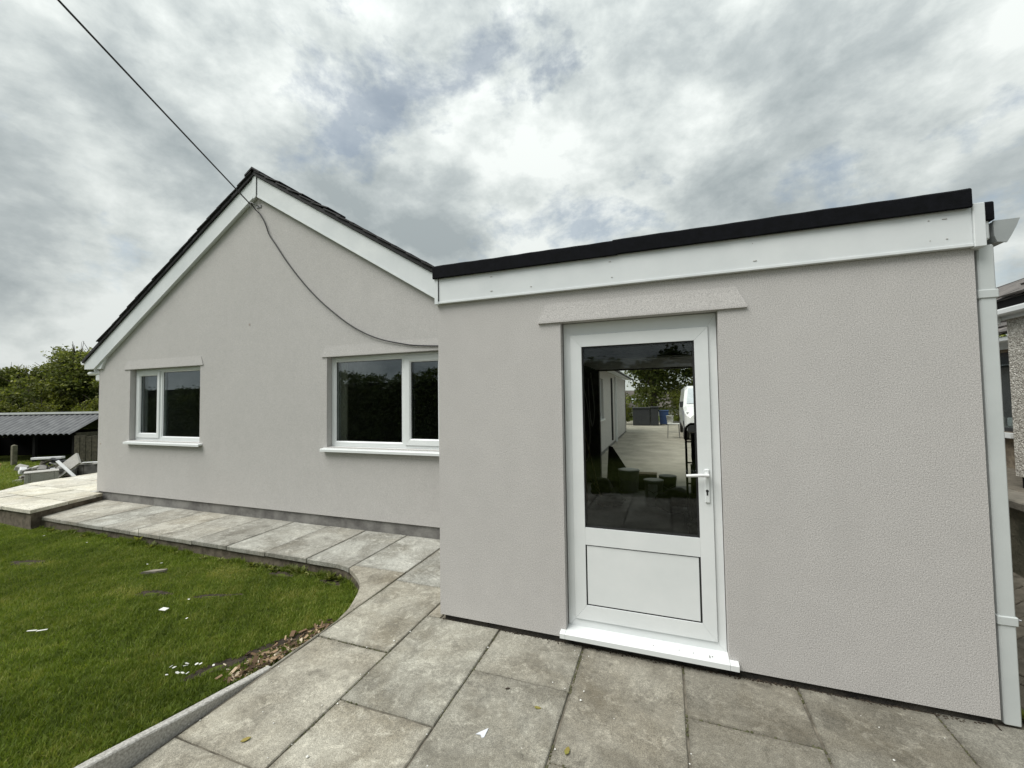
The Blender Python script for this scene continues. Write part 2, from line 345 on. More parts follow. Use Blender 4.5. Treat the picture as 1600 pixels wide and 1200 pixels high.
def wall_holes(mb, u0, u1, z0, z1, holes, d0, d1, axis='x'):
    """wall in the (u,z) plane from depth d0 to d1 with rectangular openings; axis = direction of u"""
    us = sorted({u0, u1, *[h[0] for h in holes], *[h[1] for h in holes]}); zs = sorted({z0, z1, *[h[2] for h in holes], *[h[3] for h in holes]})
    P = (lambda u, d, z: (u, d, z)) if axis == 'x' else (lambda u, d, z: (d, u, z))
    solid = lambda i, j: 0 <= i < len(us)-1 and 0 <= j < len(zs)-1 and not any(h[0] <= us[i] and us[i+1] <= h[1] and h[2] <= zs[j] and zs[j+1] <= h[3] for h in holes)
    for i in range(len(us)-1):
        for j in range(len(zs)-1):
            if not solid(i, j): continue
            a, b, c, d = us[i], us[i+1], zs[j], zs[j+1]
            for dd in (d0, d1): mb.add([P(a,dd,c), P(b,dd,c), P(b,dd,d), P(a,dd,d)], [(0,1,2,3)])
            if not solid(i-1, j): mb.add([P(a,d0,c), P(a,d1,c), P(a,d1,d), P(a,d0,d)], [(0,1,2,3)])
            if not solid(i+1, j): mb.add([P(b,d0,c), P(b,d1,c), P(b,d1,d), P(b,d0,d)], [(0,1,2,3)])
            if not solid(i, j-1): mb.add([P(a,d0,c), P(a,d1,c), P(b,d1,c), P(b,d0,c)], [(0,1,2,3)])
            if not solid(i, j+1): mb.add([P(a,d0,d), P(a,d1,d), P(b,d1,d), P(b,d0,d)], [(0,1,2,3)])
    return mb
def mitre(mb, x0, x1, z0, z1, w, yf, yb, slope=0.0, wb=None, gap=0.0005):
    """four mitred profile lengths round an opening; inner front edge recessed by slope"""
    if not isinstance(w, (tuple, list)): w = (w, w, w, w)     # left right bottom top
    o = [(x0,z0),(x1,z0),(x1,z1),(x0,z1)]; i = [(x0+w[0],z0+w[2]),(x1-w[1],z0+w[2]),(x1-w[1],z1-w[3]),(x0+w[0],z1-w[3])]
    for k in range(4):
        a, b, c, d = o[k], o[(k+1) % 4], i[(k+1) % 4], i[k]
        ax = Vector((b[0]-a[0], b[1]-a[1])).normalized()*gap
        a = (a[0]+ax.x, a[1]+ax.y); b = (b[0]-ax.x, b[1]-ax.y); c = (c[0]-ax.x, c[1]-ax.y); d = (d[0]+ax.x, d[1]+ax.y)
        vs = [(a[0],yf,a[1]),(b[0],yf,b[1]),(c[0],yf+slope,c[1]),(d[0],yf+slope,d[1]),(a[0],yb,a[1]),(b[0],yb,b[1]),(c[0],yb,c[1]),(d[0],yb,d[1])]
        mb.add(vs, [(0,1,2,3),(7,6,5,4),(0,4,5,1),(1,5,6,2),(2,6,7,3),(3,7,4,0)])
    mb.fix = True; return mb

def crom(P, m=5):
    P = [Vector(p) for p in P]; out = []
    for i in range(len(P)-1):
        a, b, c, d = P[max(i-1,0)], P[i], P[i+1], P[min(i+2,len(P)-1)]
        for q in range(m):
            t = q/m; out.append(0.5*((2*b)+(c-a)*t+(2*a-5*b+4*c-d)*t*t+(3*b-a-3*c+d)*t**3))
    return out+[P[-1]]

# ------------------------------------------------------------------ ground
KS = 0.015
def smooth(a, b, x):
    t = np.clip((x-a)/(b-a), 0, 1); return t*t*(3-2*t)
def lawn_z(x, y):
    x = np.asarray(x, float); y = np.asarray(y, float)
    rise = np.interp(y, [-6, -3, -1.7, -1.355, -0.83, -0.45, 0.3], [0.14, 0.12, 0.075, 0.03, -0.042, -0.085, -0.135])
    g = np.clip((x+7.0)/4.0, 0.25, 1); z = -0.135+(rise+0.135)*g
    return z-0.93*smooth(11.5, 26.0, -x)*smooth(-6, 1, y) + 0.012*np.sin(x*1.7+0.6)*np.sin(y*2.3) + 0.006*np.sin(x*5.1)*np.sin(y*4.3+1)
def ground_z(x, y):
    z = lawn_z(x, y)
    inner = (x > -2.41)
    z = np.where(inner & (y > -4.7), np.where(y > 5.0, 0.02, -0.16), z)
    z = np.where(inner & (y <= -4.7), lawn_z(np.minimum(x, -2.41), y), z)
    z = np.where((x <= -2.41) & (x > -9.6) & (y > 0.62), -0.16, z)
    return z
gx = np.unique(np.round(np.concatenate([np.linspace(-2000,-60,12), np.linspace(-60,-12,33), np.linspace(-12,-2.42,65), [-2.40], np.linspace(-2,12,15), np.linspace(12,60,9), np.linspace(60,2000,12)]), 4))
gy = np.unique(np.round(np.concatenate([np.linspace(-2000,-60,12), np.linspace(-60,-5,20), [-4.71,-4.69], np.linspace(-4.5,0.6,40), [0.64], np.linspace(1,20,20), np.linspace(20,60,9), np.linspace(60,2000,12)]), 4))
GX, GY = np.meshgrid(gx, gy); GZ = ground_z(GX, GY)
nx, ny = len(gx), len(gy)
mb = MB(); mb.v = list(zip(GX.ravel().tolist(), GY.ravel().tolist(), GZ.ravel().tolist()))
mb.f = [(j*nx+i, j*nx+i+1, (j+1)*nx+i+1, (j+1)*nx+i) for j in range(ny-1) for i in range(nx-1)]; mb.sm = [True]*len(mb.f)
struct(mb.build('ground', 'ground'))
# hill behind the camera (seen in the window panes)
mb = MB(); n = 60
for k in range(n+1):
    a = R(195+k*2.2); d = 420; h = 13+6*math.sin(k*0.21)+3*math.sin(k*0.55+1)
    mb.v += [(d*math.sin(a)*0.75, d*math.cos(a)*0.75, -4), (d*math.sin(a), d*math.cos(a), h), (d*math.sin(a)*1.3, d*math.cos(a)*1.3, -4)]
for k in range(n):
    for q in (0, 1): mb.f.append((k*3+q, k*3+3+q, k*3+4+q, k*3+1+q)); mb.sm.append(True)
struct(mb.build('hill', 'hill'))

# ------------------------------------------------------------------ paving
edge_curve = [(-3.16,0.572),(-3.04,0.553),(-2.945,0.520),(-2.875,0.477),(-2.80,0.430),(-2.72,0.375),(-2.64,0.31),(-2.565,0.22),(-2.515,0.14),(-2.455,0.02),(-2.405,-0.09),(-2.365,-0.26),(-2.352,-0.44)]
bed = [(-9.0,0.60)]+[(-3.3,0.60)]+[(x+0.02, y+0.02) for x, y in edge_curve]+[(-2.36,-0.8),(-2.36,-4.6),(2.72,-4.6),(2.72,0.04),(1.50,0.05),(1.50,0.2),(-1.60,0.2),(-1.60,1.52),(-9.3,1.52)]
mb = MB(); nb = len(bed)
vs = [(x, y, KS*y-0.011) for x, y in bed]+[(x, y, -0.35) for x, y in bed]
mb.add(vs, [tuple(range(nb))]+[(i, (i+1) % nb, nb+(i+1) % nb, nb+i) for i in range(nb)]); mb.fix = True
paving = struct(mb.build('paving', 'dirt'))
def slab(poly, parent, matn='slab', thick=0.045, tone=(1,1,1), z0=0.0, k=KS, ch=0.005):
    """one flag: chamfered top edge, slightly tilted and rough-edged"""
    c = np.mean(np.array(poly), 0); n = len(poly)
    pts = []
    for i in range(n):                      # subdivide long edges so that they wander a little
        a, b = np.array(poly[i]), np.array(poly[(i+1) % n]); m = max(1, int(np.linalg.norm(b-a)/0.15))
        for q in range(m):
            p = a+(b-a)*q/m
            if 0 < q: p = p+RNG.normal(0, 0.0016, 2)
            pts.append(p)
    pts = np.array(pts); n = len(pts)
    tx, ty = RNG.normal(0, 0.0022, 2); dz = RNG.normal(0, 0.0018)
    # inward offset by polygon normals
    area = 0.5*np.sum(pts[:,0]*np.roll(pts[:,1],-1)-np.roll(pts[:,0],-1)*pts[:,1]); sg = 1 if area > 0 else -1
    t = np.roll(pts,-1,0)-np.roll(pts,1,0); t /= np.linalg.norm(t, axis=1)[:,None]+1e-9; nrm = np.stack([-t[:,1], t[:,0]], 1)*sg
    inn = pts+nrm*ch
    Z = lambda p: z0+k*p[1]+dz+tx*(p[0]-c[0])+ty*(p[1]-c[1])
    mb = MB()
    vs = [(p[0]-c[0], p[1]-c[1], Z(p)-ch*0.8-RNG.uniform(0,0.002)) for p in pts]+[(p[0]-c[0], p[1]-c[1], Z(p)) for p in inn]+[(p[0]-c[0], p[1]-c[1], Z(p)-thick) for p in pts]
    mb.add(vs, [tuple(range(n, 2*n))]+[(i, (i+1) % n, n+(i+1) % n, n+i) for i in range(n)]+[(2*n+i, 2*n+(i+1) % n, (i+1) % n, i) for i in range(n)]); mb.fix = True
    o = mb.build('slab', matn); o.location = (c[0], c[1], 0); o.parent = parent; o.color = (*tone, 1)
    return o
J = 0.0055
def rslab(x0, x1, y0, y1, **kw): return slab([(x0+J, y0+J), (x1-J, y0+J), (x1-J, y1-J), (x0+J, y1-J)], paving, **kw)
def tone(x, y):  # darker rightwards and by the wall: browner dirt, plus shade put into the colour
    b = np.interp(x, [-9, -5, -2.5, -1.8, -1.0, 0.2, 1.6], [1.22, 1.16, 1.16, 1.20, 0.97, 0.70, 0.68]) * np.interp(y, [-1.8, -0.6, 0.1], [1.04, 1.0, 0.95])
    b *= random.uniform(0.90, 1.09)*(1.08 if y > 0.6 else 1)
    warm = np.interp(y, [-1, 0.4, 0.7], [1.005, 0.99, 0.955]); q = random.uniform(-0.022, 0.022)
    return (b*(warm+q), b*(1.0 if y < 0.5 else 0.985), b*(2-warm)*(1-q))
colsX = [-2.345, -1.745, -1.142, -0.540, 0.069, 0.664, 1.267, 1.872]
starts = {0: 1.35, 1: 0.012, 2: -0.433, 3: 0.012, 4: -0.413, 5: 0.012, 6: -0.42}
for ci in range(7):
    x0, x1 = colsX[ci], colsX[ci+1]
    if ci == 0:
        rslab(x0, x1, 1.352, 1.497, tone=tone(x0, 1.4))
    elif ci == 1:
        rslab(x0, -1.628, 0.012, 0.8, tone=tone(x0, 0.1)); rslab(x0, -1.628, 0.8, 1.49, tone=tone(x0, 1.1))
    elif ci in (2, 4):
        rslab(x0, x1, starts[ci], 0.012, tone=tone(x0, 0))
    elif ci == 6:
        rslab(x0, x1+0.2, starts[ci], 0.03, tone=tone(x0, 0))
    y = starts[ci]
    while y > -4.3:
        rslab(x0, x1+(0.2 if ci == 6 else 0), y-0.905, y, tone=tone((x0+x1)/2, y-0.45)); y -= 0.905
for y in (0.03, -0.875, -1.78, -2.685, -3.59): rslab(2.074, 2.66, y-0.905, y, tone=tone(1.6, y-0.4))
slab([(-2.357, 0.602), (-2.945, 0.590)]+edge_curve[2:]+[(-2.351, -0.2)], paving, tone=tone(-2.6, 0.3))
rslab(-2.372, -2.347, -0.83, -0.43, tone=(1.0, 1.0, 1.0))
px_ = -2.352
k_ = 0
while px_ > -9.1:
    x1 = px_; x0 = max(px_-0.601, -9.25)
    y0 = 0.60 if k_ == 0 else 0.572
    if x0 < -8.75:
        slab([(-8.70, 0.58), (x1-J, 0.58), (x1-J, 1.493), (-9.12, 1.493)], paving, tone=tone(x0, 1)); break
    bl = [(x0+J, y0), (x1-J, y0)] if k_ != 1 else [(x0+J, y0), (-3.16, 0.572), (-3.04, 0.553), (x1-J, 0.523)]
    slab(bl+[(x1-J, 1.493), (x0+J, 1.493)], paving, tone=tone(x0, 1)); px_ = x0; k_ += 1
# haunching under the path edge
mb = MB(); pl = [(-8.75, 0.615), (-3.3, 0.615)]+[(x+0.03*0.6, y+0.03) for x, y in edge_curve]
for a, b in zip(pl[:-1], pl[1:]):
    mb.add([(a[0],a[1]-0.02,KS*a[1]-0.046),(b[0],b[1]-0.02,KS*b[1]-0.046),(b[0],b[1]-0.02,-0.3),(a[0],a[1]-0.02,-0.3)], [(0,1,2,3)])
o = mb.build('path_haunching', 'haunch'); o.parent = paving
# upright concrete edging by the lawn
kb = MB(); Y0, Y1 = -4.4, -0.80
kt = lambda y: np.interp(y, [-4.4, -1.7, -1.355, -0.83, -0.78], [0.30, 0.097, 0.045, -0.022, -0.03])
ys = np.linspace(Y1, Y0, 26); xo, xi, c = -2.418, -2.367, 0.006
prev = None
kb.fix = True
for q, y in enumerate(ys):
    z = float(kt(y)); wv = 0.0012*math.sin(q*2.3)
    kb.v += [(xo+wv, y, -0.25), (xo+wv, y, z-c), (xo+c+wv, y, z), (xi-c+wv, y, z), (xi+wv, y, z-c), (xi+wv, y, -0.25)]
for q in range(len(ys)-1):
    for e in range(5): kb.f.append((q*6+e, q*6+e+1, q*6+7+e, q*6+6+e)); kb.sm.append(False)
kb.f.append(tuple(range(6))); kb.sm.append(False)
o = kb.build('concrete_edging', 'kerb'); tag(o, 'straight pale concrete edging strip standing up between lawn and paving', 'edging'); recentre(o, (-2.39, -2, -0.1))

# ------------------------------------------------------------------ terrace at the left corner
terr = [(-8.70,0.47),(-9.12,1.475),(-9.34,1.475),(-9.34,8.0),(-12.0,8.0),(-11.95,2.7),(-11.72,1.62),(-11.3,1.12),(-10.85,0.62),(-10.4,0.5)]
mb = MB().prism([(x, y) for x, y in terr], -0.5, 0.085); terrace = struct(mb.build('terrace', 'haunch'))
def clip_poly(sub, clipc):
    out = sub
    A = sum(clipc[i][0]*clipc[(i+1) % len(clipc)][1]-clipc[(i+1) % len(clipc)][0]*clipc[i][1] for i in range(len(clipc)))
    cl = clipc if A > 0 else clipc[::-1]
    for i in range(len(cl)):
        a, b = cl[i], cl[(i+1) % len(cl)]; inp = out; out = []
        if not inp: break
        ins = lambda p: (b[0]-a[0])*(p[1]-a[1])-(b[1]-a[1])*(p[0]-a[0]) >= -1e-9
        for k in range(len(inp)):
            p, q = inp[k-1], inp[k]
            if ins(p) != ins(q):
                d1 = (b[0]-a[0])*(p[1]-a[1])-(b[1]-a[1])*(p[0]-a[0]); d2 = (b[0]-a[0])*(q[1]-a[1])-(b[1]-a[1])*(q[0]-a[0]); t = d1/(d1-d2)
                out.append((p[0]+(q[0]-p[0])*t, p[1]+(q[1]-p[1])*t))
            if ins(q): out.append(q)
    return out
tcl = [(-8.66,0.44),(-9.09,1.47),(-9.345,1.50),(-9.345,8.0),(-12.03,8.0),(-11.98,2.7),(-11.75,1.6),(-11.32,1.08),(-10.87,0.585),(-10.4,0.46)]
convex_a = [(-8.66,0.44),(-9.09,1.468),(-11.66,1.468),(-11.32,1.08),(-10.87,0.585),(-10.4,0.46)]
convex_b = [(-9.345,1.472),(-9.345,8.0),(-12.03,8.0),(-11.98,2.7),(-11.75,1.6),(-11.66,1.472)]
for ry, (y0, y1) in enumerate(((0.44, 0.94), (0.94, 1.47), (1.47, 2.07), (2.07, 2.67), (2.67, 3.27), (3.27, 3.87), (3.87, 4.47), (4.47, 5.1), (5.1, 5.7))):
    for cx in range(-1, 6):
        x1 = -8.6-0.9*cx+(0.45 if ry % 2 else 0); x0 = x1-0.9
        pp = clip_poly([(x0+J,y0+J),(x1-J,y0+J),(x1-J,y1-J),(x0+J,y1-J)], convex_a if y1 < 1.48 else convex_b)
        clean = [p for k, p in enumerate(pp) if math.dist(p, pp[k-1]) > 0.01]
        if len(clean) >= 3:
            ar = abs(sum(clean[i][0]*clean[(i+1) % len(clean)][1]-clean[(i+1) % len(clean)][0]*clean[i][1] for i in range(len(clean))))/2
            if ar > 0.01: b = random.uniform(0.93, 1.05); slab(clean, terrace, 'slabnew', 0.05, (b, b*random.uniform(0.98, 1.0), b*random.uniform(0.92, 1.0)), 0.14, 0)

# ------------------------------------------------------------------ windows
def window_part(parent, x0, x1, z0, z1, ydep, split, sash_left, sillx):
    """uPVC casement: outer frame, one opening sash and one fixed pane, sill"""
    yf = ydep
    fr = MB(); mitre(fr, x0, x1, z0, z1, (0.048, 0.048, 0.05, 0.048), yf, yf+0.07)
    fr.box(split-0.03, split+0.03, yf+0.0015, yf+0.068, z0+0.05, z1-0.048)
    f = fr.build('window', 'upvc', parent)
    L_, R_ = (x0+0.048, split-0.03), (split+0.03, x1-0.048)
    zb, zt = z0+0.05, z1-0.048
    for k, (a, b) in enumerate((L_, R_)):
        sash = (k == 0) == sash_left
        if sash:
            s = MB(); mitre(s, a-0.012, b+0.012, zb-0.012, zt+0.012, 0.062, yf-0.014, yf+0.05, 0.004)
            mitre(s, a+0.05, b-0.05, zb+0.05, zt-0.05, 0.014, yf-0.009, yf+0.03, 0.012); s.build('sash', 'upvc', f)
            ga, gb, gz0, gz1 = a+0.062, b-0.062, zb+0.062, zt-0.062
        else:
            s = MB(); mitre(s, a, b, zb, zt, 0.016, yf+0.004, yf+0.04, 0.014); s.build('bead', 'upvc', f)
            ga, gb, gz0, gz1 = a+0.014, b-0.014, zb+0.014, zt-0.014
        g = MB(); mitre(g, ga, gb, gz0, gz1, 0.006, yf+0.0185, yf+0.03); g.build('gasket', 'rubber', f)
        MB().box(ga-0.004, gb+0.004, yf+0.021, yf+0.045, gz0-0.004, gz1+0.004).build('pane', 'glass', f)
    sl = MB(); sx0, sx1 = sillx
    sl.prism([(yf+0.02, z0), (yf-0.10, z0-0.022), (yf-0.145, z0-0.026), (yf-0.150, z0-0.032), (yf-0.150, z0-0.062), (yf-0.135, z0-0.062), (yf-0.135, z0-0.045), (yf+0.02, z0-0.045)], sx0, sx1, 'x')
    sl.build('sill', 'upvc', f)
    return f
def drip_canopy(parent, x0, x1, zb, zt, yw, proj, mat, name='drip_canopy'):
    """bell-cast render drip over an opening: wedge, flush at the top, proud at the bottom, ends splayed"""
    mb = MB(); e = 0.055
    vs = [(x0, yw-proj, zb), (x1, yw-proj, zb), (x1, yw+0.01, zb), (x0, yw+0.01, zb), (x0+e, yw-0.004, zt), (x1-e, yw-0.004, zt), (x1-e, yw+0.01, zt), (x0+e, yw+0.01, zt), (x0, yw-proj, zb+0.012), (x1, yw-proj, zb+0.012)]
    mb.add(vs, [(3,2,1,0),(0,1,9,8),(8,9,5,4),(4,5,6,7),(0,8,4,7,3),(1,2,6,5,9)]); mb.fix = True
    return mb.build(name, mat, parent)

# ------------------------------------------------------------------ bungalow
HY = 1.48
house = thing('bungalow', 'grey rendered bungalow gable with white bargeboards and two white windows', 'house', (-5.46, HY, 0))
AX, SL = -5.46, 0.605
XL, XR = -9.30, -1.626
w1 = (-8.42, -6.67, 1.055, 2.245); w2 = (-4.18, -2.43, 1.055, 2.245)
ez = 2.40
mb = MB(); wall_holes(mb, XL, XR, 0.161, ez, [w1, w2], HY, HY+0.26)
top = 5.035-0.13
gab = [(XL, ez), (XR, ez), (XR, top-SL*(XR-AX)), (AX, top), (XL, top-SL*(AX-XL))]
for yy in (HY, HY+0.26): mb.add([(x, yy, z) for x, z in gab], [(0,1,2,3,4)])
mb.fix = False
wall = mb.build('wall', 'render2', house)
mb = MB(); wall_holes(mb, HY+0.262, 16.7, 0.161, 2.46, [(7.7, 9.3, 1.06, 2.2)], XR, XR-0.24, 'y'); mb.build('wall', 'render2', house)
mb = MB(); wall_holes(mb, HY+0.262, 16.7, 0.161, 2.46, [], XL, XL+0.24, 'y'); mb.build('wall', 'render2', house)
MB().box(XL, XR, 16.44, 16.7, 0.161, 2.46).build('wall', 'render2', house)
MB().box(XL+0.022, XR-0.0, HY+0.022, HY+0.24, -0.3, 0.1605).build('plinth', 'plinth', house)
MB().box(XR-0.24, XR-0.015, HY+0.2402, 16.68, -0.3, 0.1605).build('plinth', 'plinth', house)
MB().box(XL+0.015, XL+0.24, HY+0.2402, 16.68, -0.3, 0.1605).build('plinth', 'plinth', house)
# rooms behind the windows
mb = MB(); mb.box(XL+0.26, XR-0.26, HY+0.27, 16.4, 0.12, 0.16); mb.build('room_floor', 'timber', house)
mb = MB(); mb.box(XL+0.26, XR-0.26, HY+0.27, 16.4, 2.42, 2.45); mb.build('room_ceiling', 'plaster', house)
mb = MB(); mb.box(XL+0.26, XR-0.26, 5.2, 5.3, 0.17, 2.41); mb.box(-5.5, -5.4, HY+0.27, 5.19, 0.17, 2.41); mb.build('room_wall', 'plaster', house)
f1 = window_part(house, w1[0]+0.005, w1[1]-0.005, 1.062, 2.24, HY+0.085, -7.76, True, (-8.46, -6.60))
f2 = window_part(house, w2[0]+0.005, w2[1]-0.005, 1.062, 2.24, HY+0.085, -3.03, False, (-4.235, -2.36))
mb = MB(); pts = []
for k in range(40):
    x = -4.30+0.0048*k; pts.append((x, HY+0.30+0.022*math.sin(k*1.25)))
for a, b in zip(pts[:-1], pts[1:]): mb.add([(a[0],a[1],0.3),(b[0],b[1],0.3),(b[0],b[1],2.25),(a[0],a[1],2.25)], [(0,1,2,3)], True)
c_ = mb.build('curtain', 'curtain'); tag(c_, 'cream curtain drawn back at left inside the wider window', 'curtain'); recentre(c_, (-4.2, HY+0.3, 0.3))
drip_canopy(house, -8.57, -6.60, 2.243, 2.385, HY, 0.013, 'render2'); drip_canopy(house, -4.26, -2.36, 2.243, 2.385, HY, 0.013, 'render2')
# side window of the bungalow, seen through the garage
mb = MB(); mb.box(XR-0.12, XR-0.07, 7.7, 9.3, 1.06, 1.11); mb.box(XR-0.12, XR-0.07, 7.7, 9.3, 2.15, 2.2)
for y in (7.7, 8.45, 9.24): mb.box(XR-0.119, XR-0.071, y, y+0.06, 1.1105, 2.1495)
sw = mb.build('window', 'upvc', house); MB().box(XR-0.1, XR-0.09, 7.73, 9.27, 1.1, 2.16).build('pane', 'glass', sw); MB().box(XR-0.1, XR+0.04, 7.65, 9.35, 1.01, 1.058).build('sill', 'upvc', sw)
for x, z, r_ in ((-4.82, 4.29, 0.018), (-4.25, 4.06, 0.015), (-3.74, 3.81, 0.016), (-2.72, 3.28, 0.017), (-5.62, 2.79, 0.016), (-9.22, 0.98, 0.015)):   # filled drill holes
    MB().tube([(x, HY-0.0025, z), (x, HY+0.004, z)], r_, 9, False).build('filled_hole', 'fill', house)
# roof
def roof_side(sgn):
    ex = (AX-9.66) if False else (9.66-5.46)
    mb = MB(); p = [(AX, 4.99), (AX+sgn*4.2, 4.99-SL*4.2), (AX+sgn*4.2, 4.99-SL*4.2-0.05), (AX, 4.94)]
    mb.prism(p, HY-0.085, 16.9, 'y'); r = mb.build('roof', 'slate', house)
    a = math.atan(SL)
    proto = None
    for k in range(17):
        # verge tile of each course, its tail resting on the next course
        if proto is None:
            mb = MB().cbox(-0.16, 0.16, 0, 0.33, -0.009, 0.009, 0.003); t = mb.build('tile', 'slate'); proto = t
        else: t = proto.copy(); col.objects.link(t)
        d = 0.20+k*0.25
        lift = 0.017+(0.010 if (sgn > 0 and k in (1, 3, 5)) else 0)
        t.location = (AX+sgn*d*math.cos(a)-(-5.46), HY-0.10-random.uniform(0, 0.012)-HY, 4.99-d*math.sin(a)+lift)
        t.rotation_euler = (0, sgn*(a-R(2.6+random.uniform(-0.5, 0.7)+(5.0 if (sgn > 0 and k in (1, 3, 5)) else 0))), 0)
        t.parent = house
    return r
rl = roof_side(-1); rr = roof_side(1)
for k in range(5):     # ridge tiles
    mb = MB(); yb = HY-0.115+k*0.45; prof = [(-0.145, 4.93), (0, 5.02), (0.145, 4.93), (0.145, 4.955), (0, 5.045), (-0.145, 4.955)]
    mb.prism([(AX+x, z+(0.004 if k % 2 else 0)) for x, z in prof], yb, yb+0.445, 'y'); mb.build('ridge_tile', 'slate', house)
mb = MB(); mb.prism([(AX+x, z) for x, z in prof], HY-0.115+5*0.45, 16.9, 'y'); mb.build('ridge', 'slate', house)
def barge(sgn):
    # board top follows the roof underside, foot cut level at the eaves
    g = 0.006
    t0, b0 = 4.932, 4.642
    e = 4.17 if sgn < 0 else 4.1
    zt = t0-SL*e; cut = 2.29
    db = (b0-cut)/SL
    p = [(AX+sgn*0.045, t0-SL*0.045), (AX+sgn*e, zt), (AX+sgn*e, max(cut, b0-SL*e)), (AX+sgn*min(db, e), cut if db < e else b0-SL*e), (AX+sgn*0.045, b0-SL*0.045)]
    mb = MB().prism(p, HY-0.058, HY-0.036, 'y'); o = mb.build('bargeboard', 'upvc_board', house)
    # soffit strip and the dark line below it
    mb = MB(); pp = [(AX+sgn*0.03, b0-SL*0.03+0.045), (AX+sgn*db, cut+0.045), (AX+sgn*db, cut+0.012), (AX+sgn*0.03, b0-SL*0.03+0.012)]
    mb.prism(pp, HY-0.035, HY-0.001, 'y'); mb.build('soffit', 'upvc_board', house)
    # bead along the lower edge
    mb = MB(); mb.prism([(AX+sgn*0.045, b0-SL*0.045), (AX+sgn*(db-0.01), cut+0.006), (AX+sgn*(db-0.01), cut+0.030), (AX+sgn*0.045, b0-SL*0.045+0.024)], HY-0.061, HY-0.0585, 'y'); mb.build('board_lip', 'upvc_board', o)
barge(-1); barge(1)
mb = MB(); mb.prism([(AX-0.047, 4.93), (AX+0.028, 4.93), (AX+0.028, 4.63), (AX-0.012, 4.60), (AX-0.03, 4.61)], HY-0.068, HY-0.055, 'y'); mb.build('apex_joint_trim', 'upvc_board', house)
MB().box(AX+0.030, AX+0.040, HY-0.0595, HY-0.05, 4.645, 4.925).build('apex_gap', 'rubber', house)
mb = MB(); mb.prism([(-9.62, 2.286), (-9.19, 2.286), (-8.93, 2.66), (-9.10, 2.66), (-9.4, 2.45)], HY-0.0355, HY-0.0005, 'y'); mb.build('eaves_box_end', 'upvc_board', house)
mb = MB(); mb.box(-9.63, -9.30, HY+0.0, 16.8, 2.292, 2.312); mb.box(-9.63, -9.608, HY+0.0, 16.8, 2.313, 2.45); mb.build('eaves_soffit', 'upvc_board', house)
mb = MB(); prof = [(-9.74+0.055*math.cos(R(180+t)), 2.43+0.055*math.sin(R(180+t))) for t in range(0, 181, 20)]
mb.prism(prof+[(-9.69, 2.435), (-9.745, 2.40), (-9.79, 2.435)], HY-0.04, 16.8, 'y'); mb.build('gutter', 'upvc', house)
mb = MB(); mb.box(-9.40, -9.335, HY+0.1, HY+0.165, 0.16, 2.18); mb.tube([(-9.72, HY+0.14, 2.37), (-9.70, HY+0.14, 2.25), (-9.40, HY+0.14, 2.17)], 0.034, 8); mb.build('downpipe', 'upvc', house)
MB().cbox(-9.70, -9.312, HY+0.006, HY+0.09, 2.19, 2.25, 0.02).build('gutter', 'upvc', house); MB().cbox(-9.45, -9.312, HY+0.012, HY+0.085, 2.08, 2.1895, 0.015).build('hopper', 'upvc', house)
# downpipe and doorstep on the long side wall
MB().box(XR+0.01, XR+0.075, 12.2, 12.265, 0.1, 2.4).build('downpipe', 'upvc', house)
MB().box(XR+0.002, XR+0.05, 11.1, 11.25, 0.25, 2.3).build('dark_upright', 'dkplastic', house)  # narrow dark upright against the side wall
mb = MB(); mb.box(XR, XR+0.38, HY+4.0, 16.9, 2.47, 2.49); mb.build('eaves_soffit', 'upvc_board', house)

# ------------------------------------------------------------------ garage
GL, GR_, GB = -1.62, 1.512, 5.1
garage = thing('garage', 'flat roofed grey rendered garage with white half glazed back door', 'garage', (0, 0, 0))
DX0, DX1, DZ0, DZ1 = -0.655, 0.325, 0.085, 2.172
mb = MB(); wall_holes(mb, GL, GR_, 0.038, 2.42, [(DX0, DX1, 0.038, DZ1)], 0.0, 0.16); mb.build('wall', 'render', garage)
mb = MB(); wall_holes(mb, 0.1602, GB, 0.038, 2.42, [], GR_, GR_-0.14, 'y'); mb.build('wall', 'render', garage)
MB().box(GL, GL+0.1, 0.1602, GB, 0.038, 2.42).build('wall', 'render', garage)
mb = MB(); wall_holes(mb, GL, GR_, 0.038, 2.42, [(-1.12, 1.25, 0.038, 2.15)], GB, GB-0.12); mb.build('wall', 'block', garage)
mb = MB(); mb.box(GL+0.03, GR_-0.02, 0.022, 0.15, -0.2, 0.0375); mb.box(GR_-0.12, GR_-0.02, 0.151, GB, -0.2, 0.0375); mb.build('plinth', 'footing', garage)
MB().box(GL+0.1, GR_-0.14, 0.12, GB-0.0, -0.1, 0.075).build('floor', 'concrete', garage)
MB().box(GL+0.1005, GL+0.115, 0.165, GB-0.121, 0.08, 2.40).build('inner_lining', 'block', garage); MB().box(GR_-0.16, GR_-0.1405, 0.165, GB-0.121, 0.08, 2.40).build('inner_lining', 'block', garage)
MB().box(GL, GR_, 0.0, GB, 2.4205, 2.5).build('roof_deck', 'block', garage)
for k in range(9): y = 0.5+k*0.5; MB().box(GL+0.12, GR_-0.17, y, y+0.05, 2.30, 2.4195).build('joist', 'oldtimber', garage)
MB().box(-1.15, 1.3, GB-0.118, GB-0.002, 2.1505, 2.298).build('door_header', 'beam', garage) if False else None
gd = MB().box(-1.16, 1.29, 2.95, GB-0.135, 2.176, 2.19).build('raised_door', 'white', garage)
for k in range(9): MB().box(-1.15, 1.28, 3.0+k*0.22, 3.03+k*0.22, 2.162, 2.1755).build('rib', 'white', gd)
MB().cbox(GL+0.002, GR_-0.002, 0.0, GB, 2.505, 2.60, 0.003).build('roof', 'felt', garage)
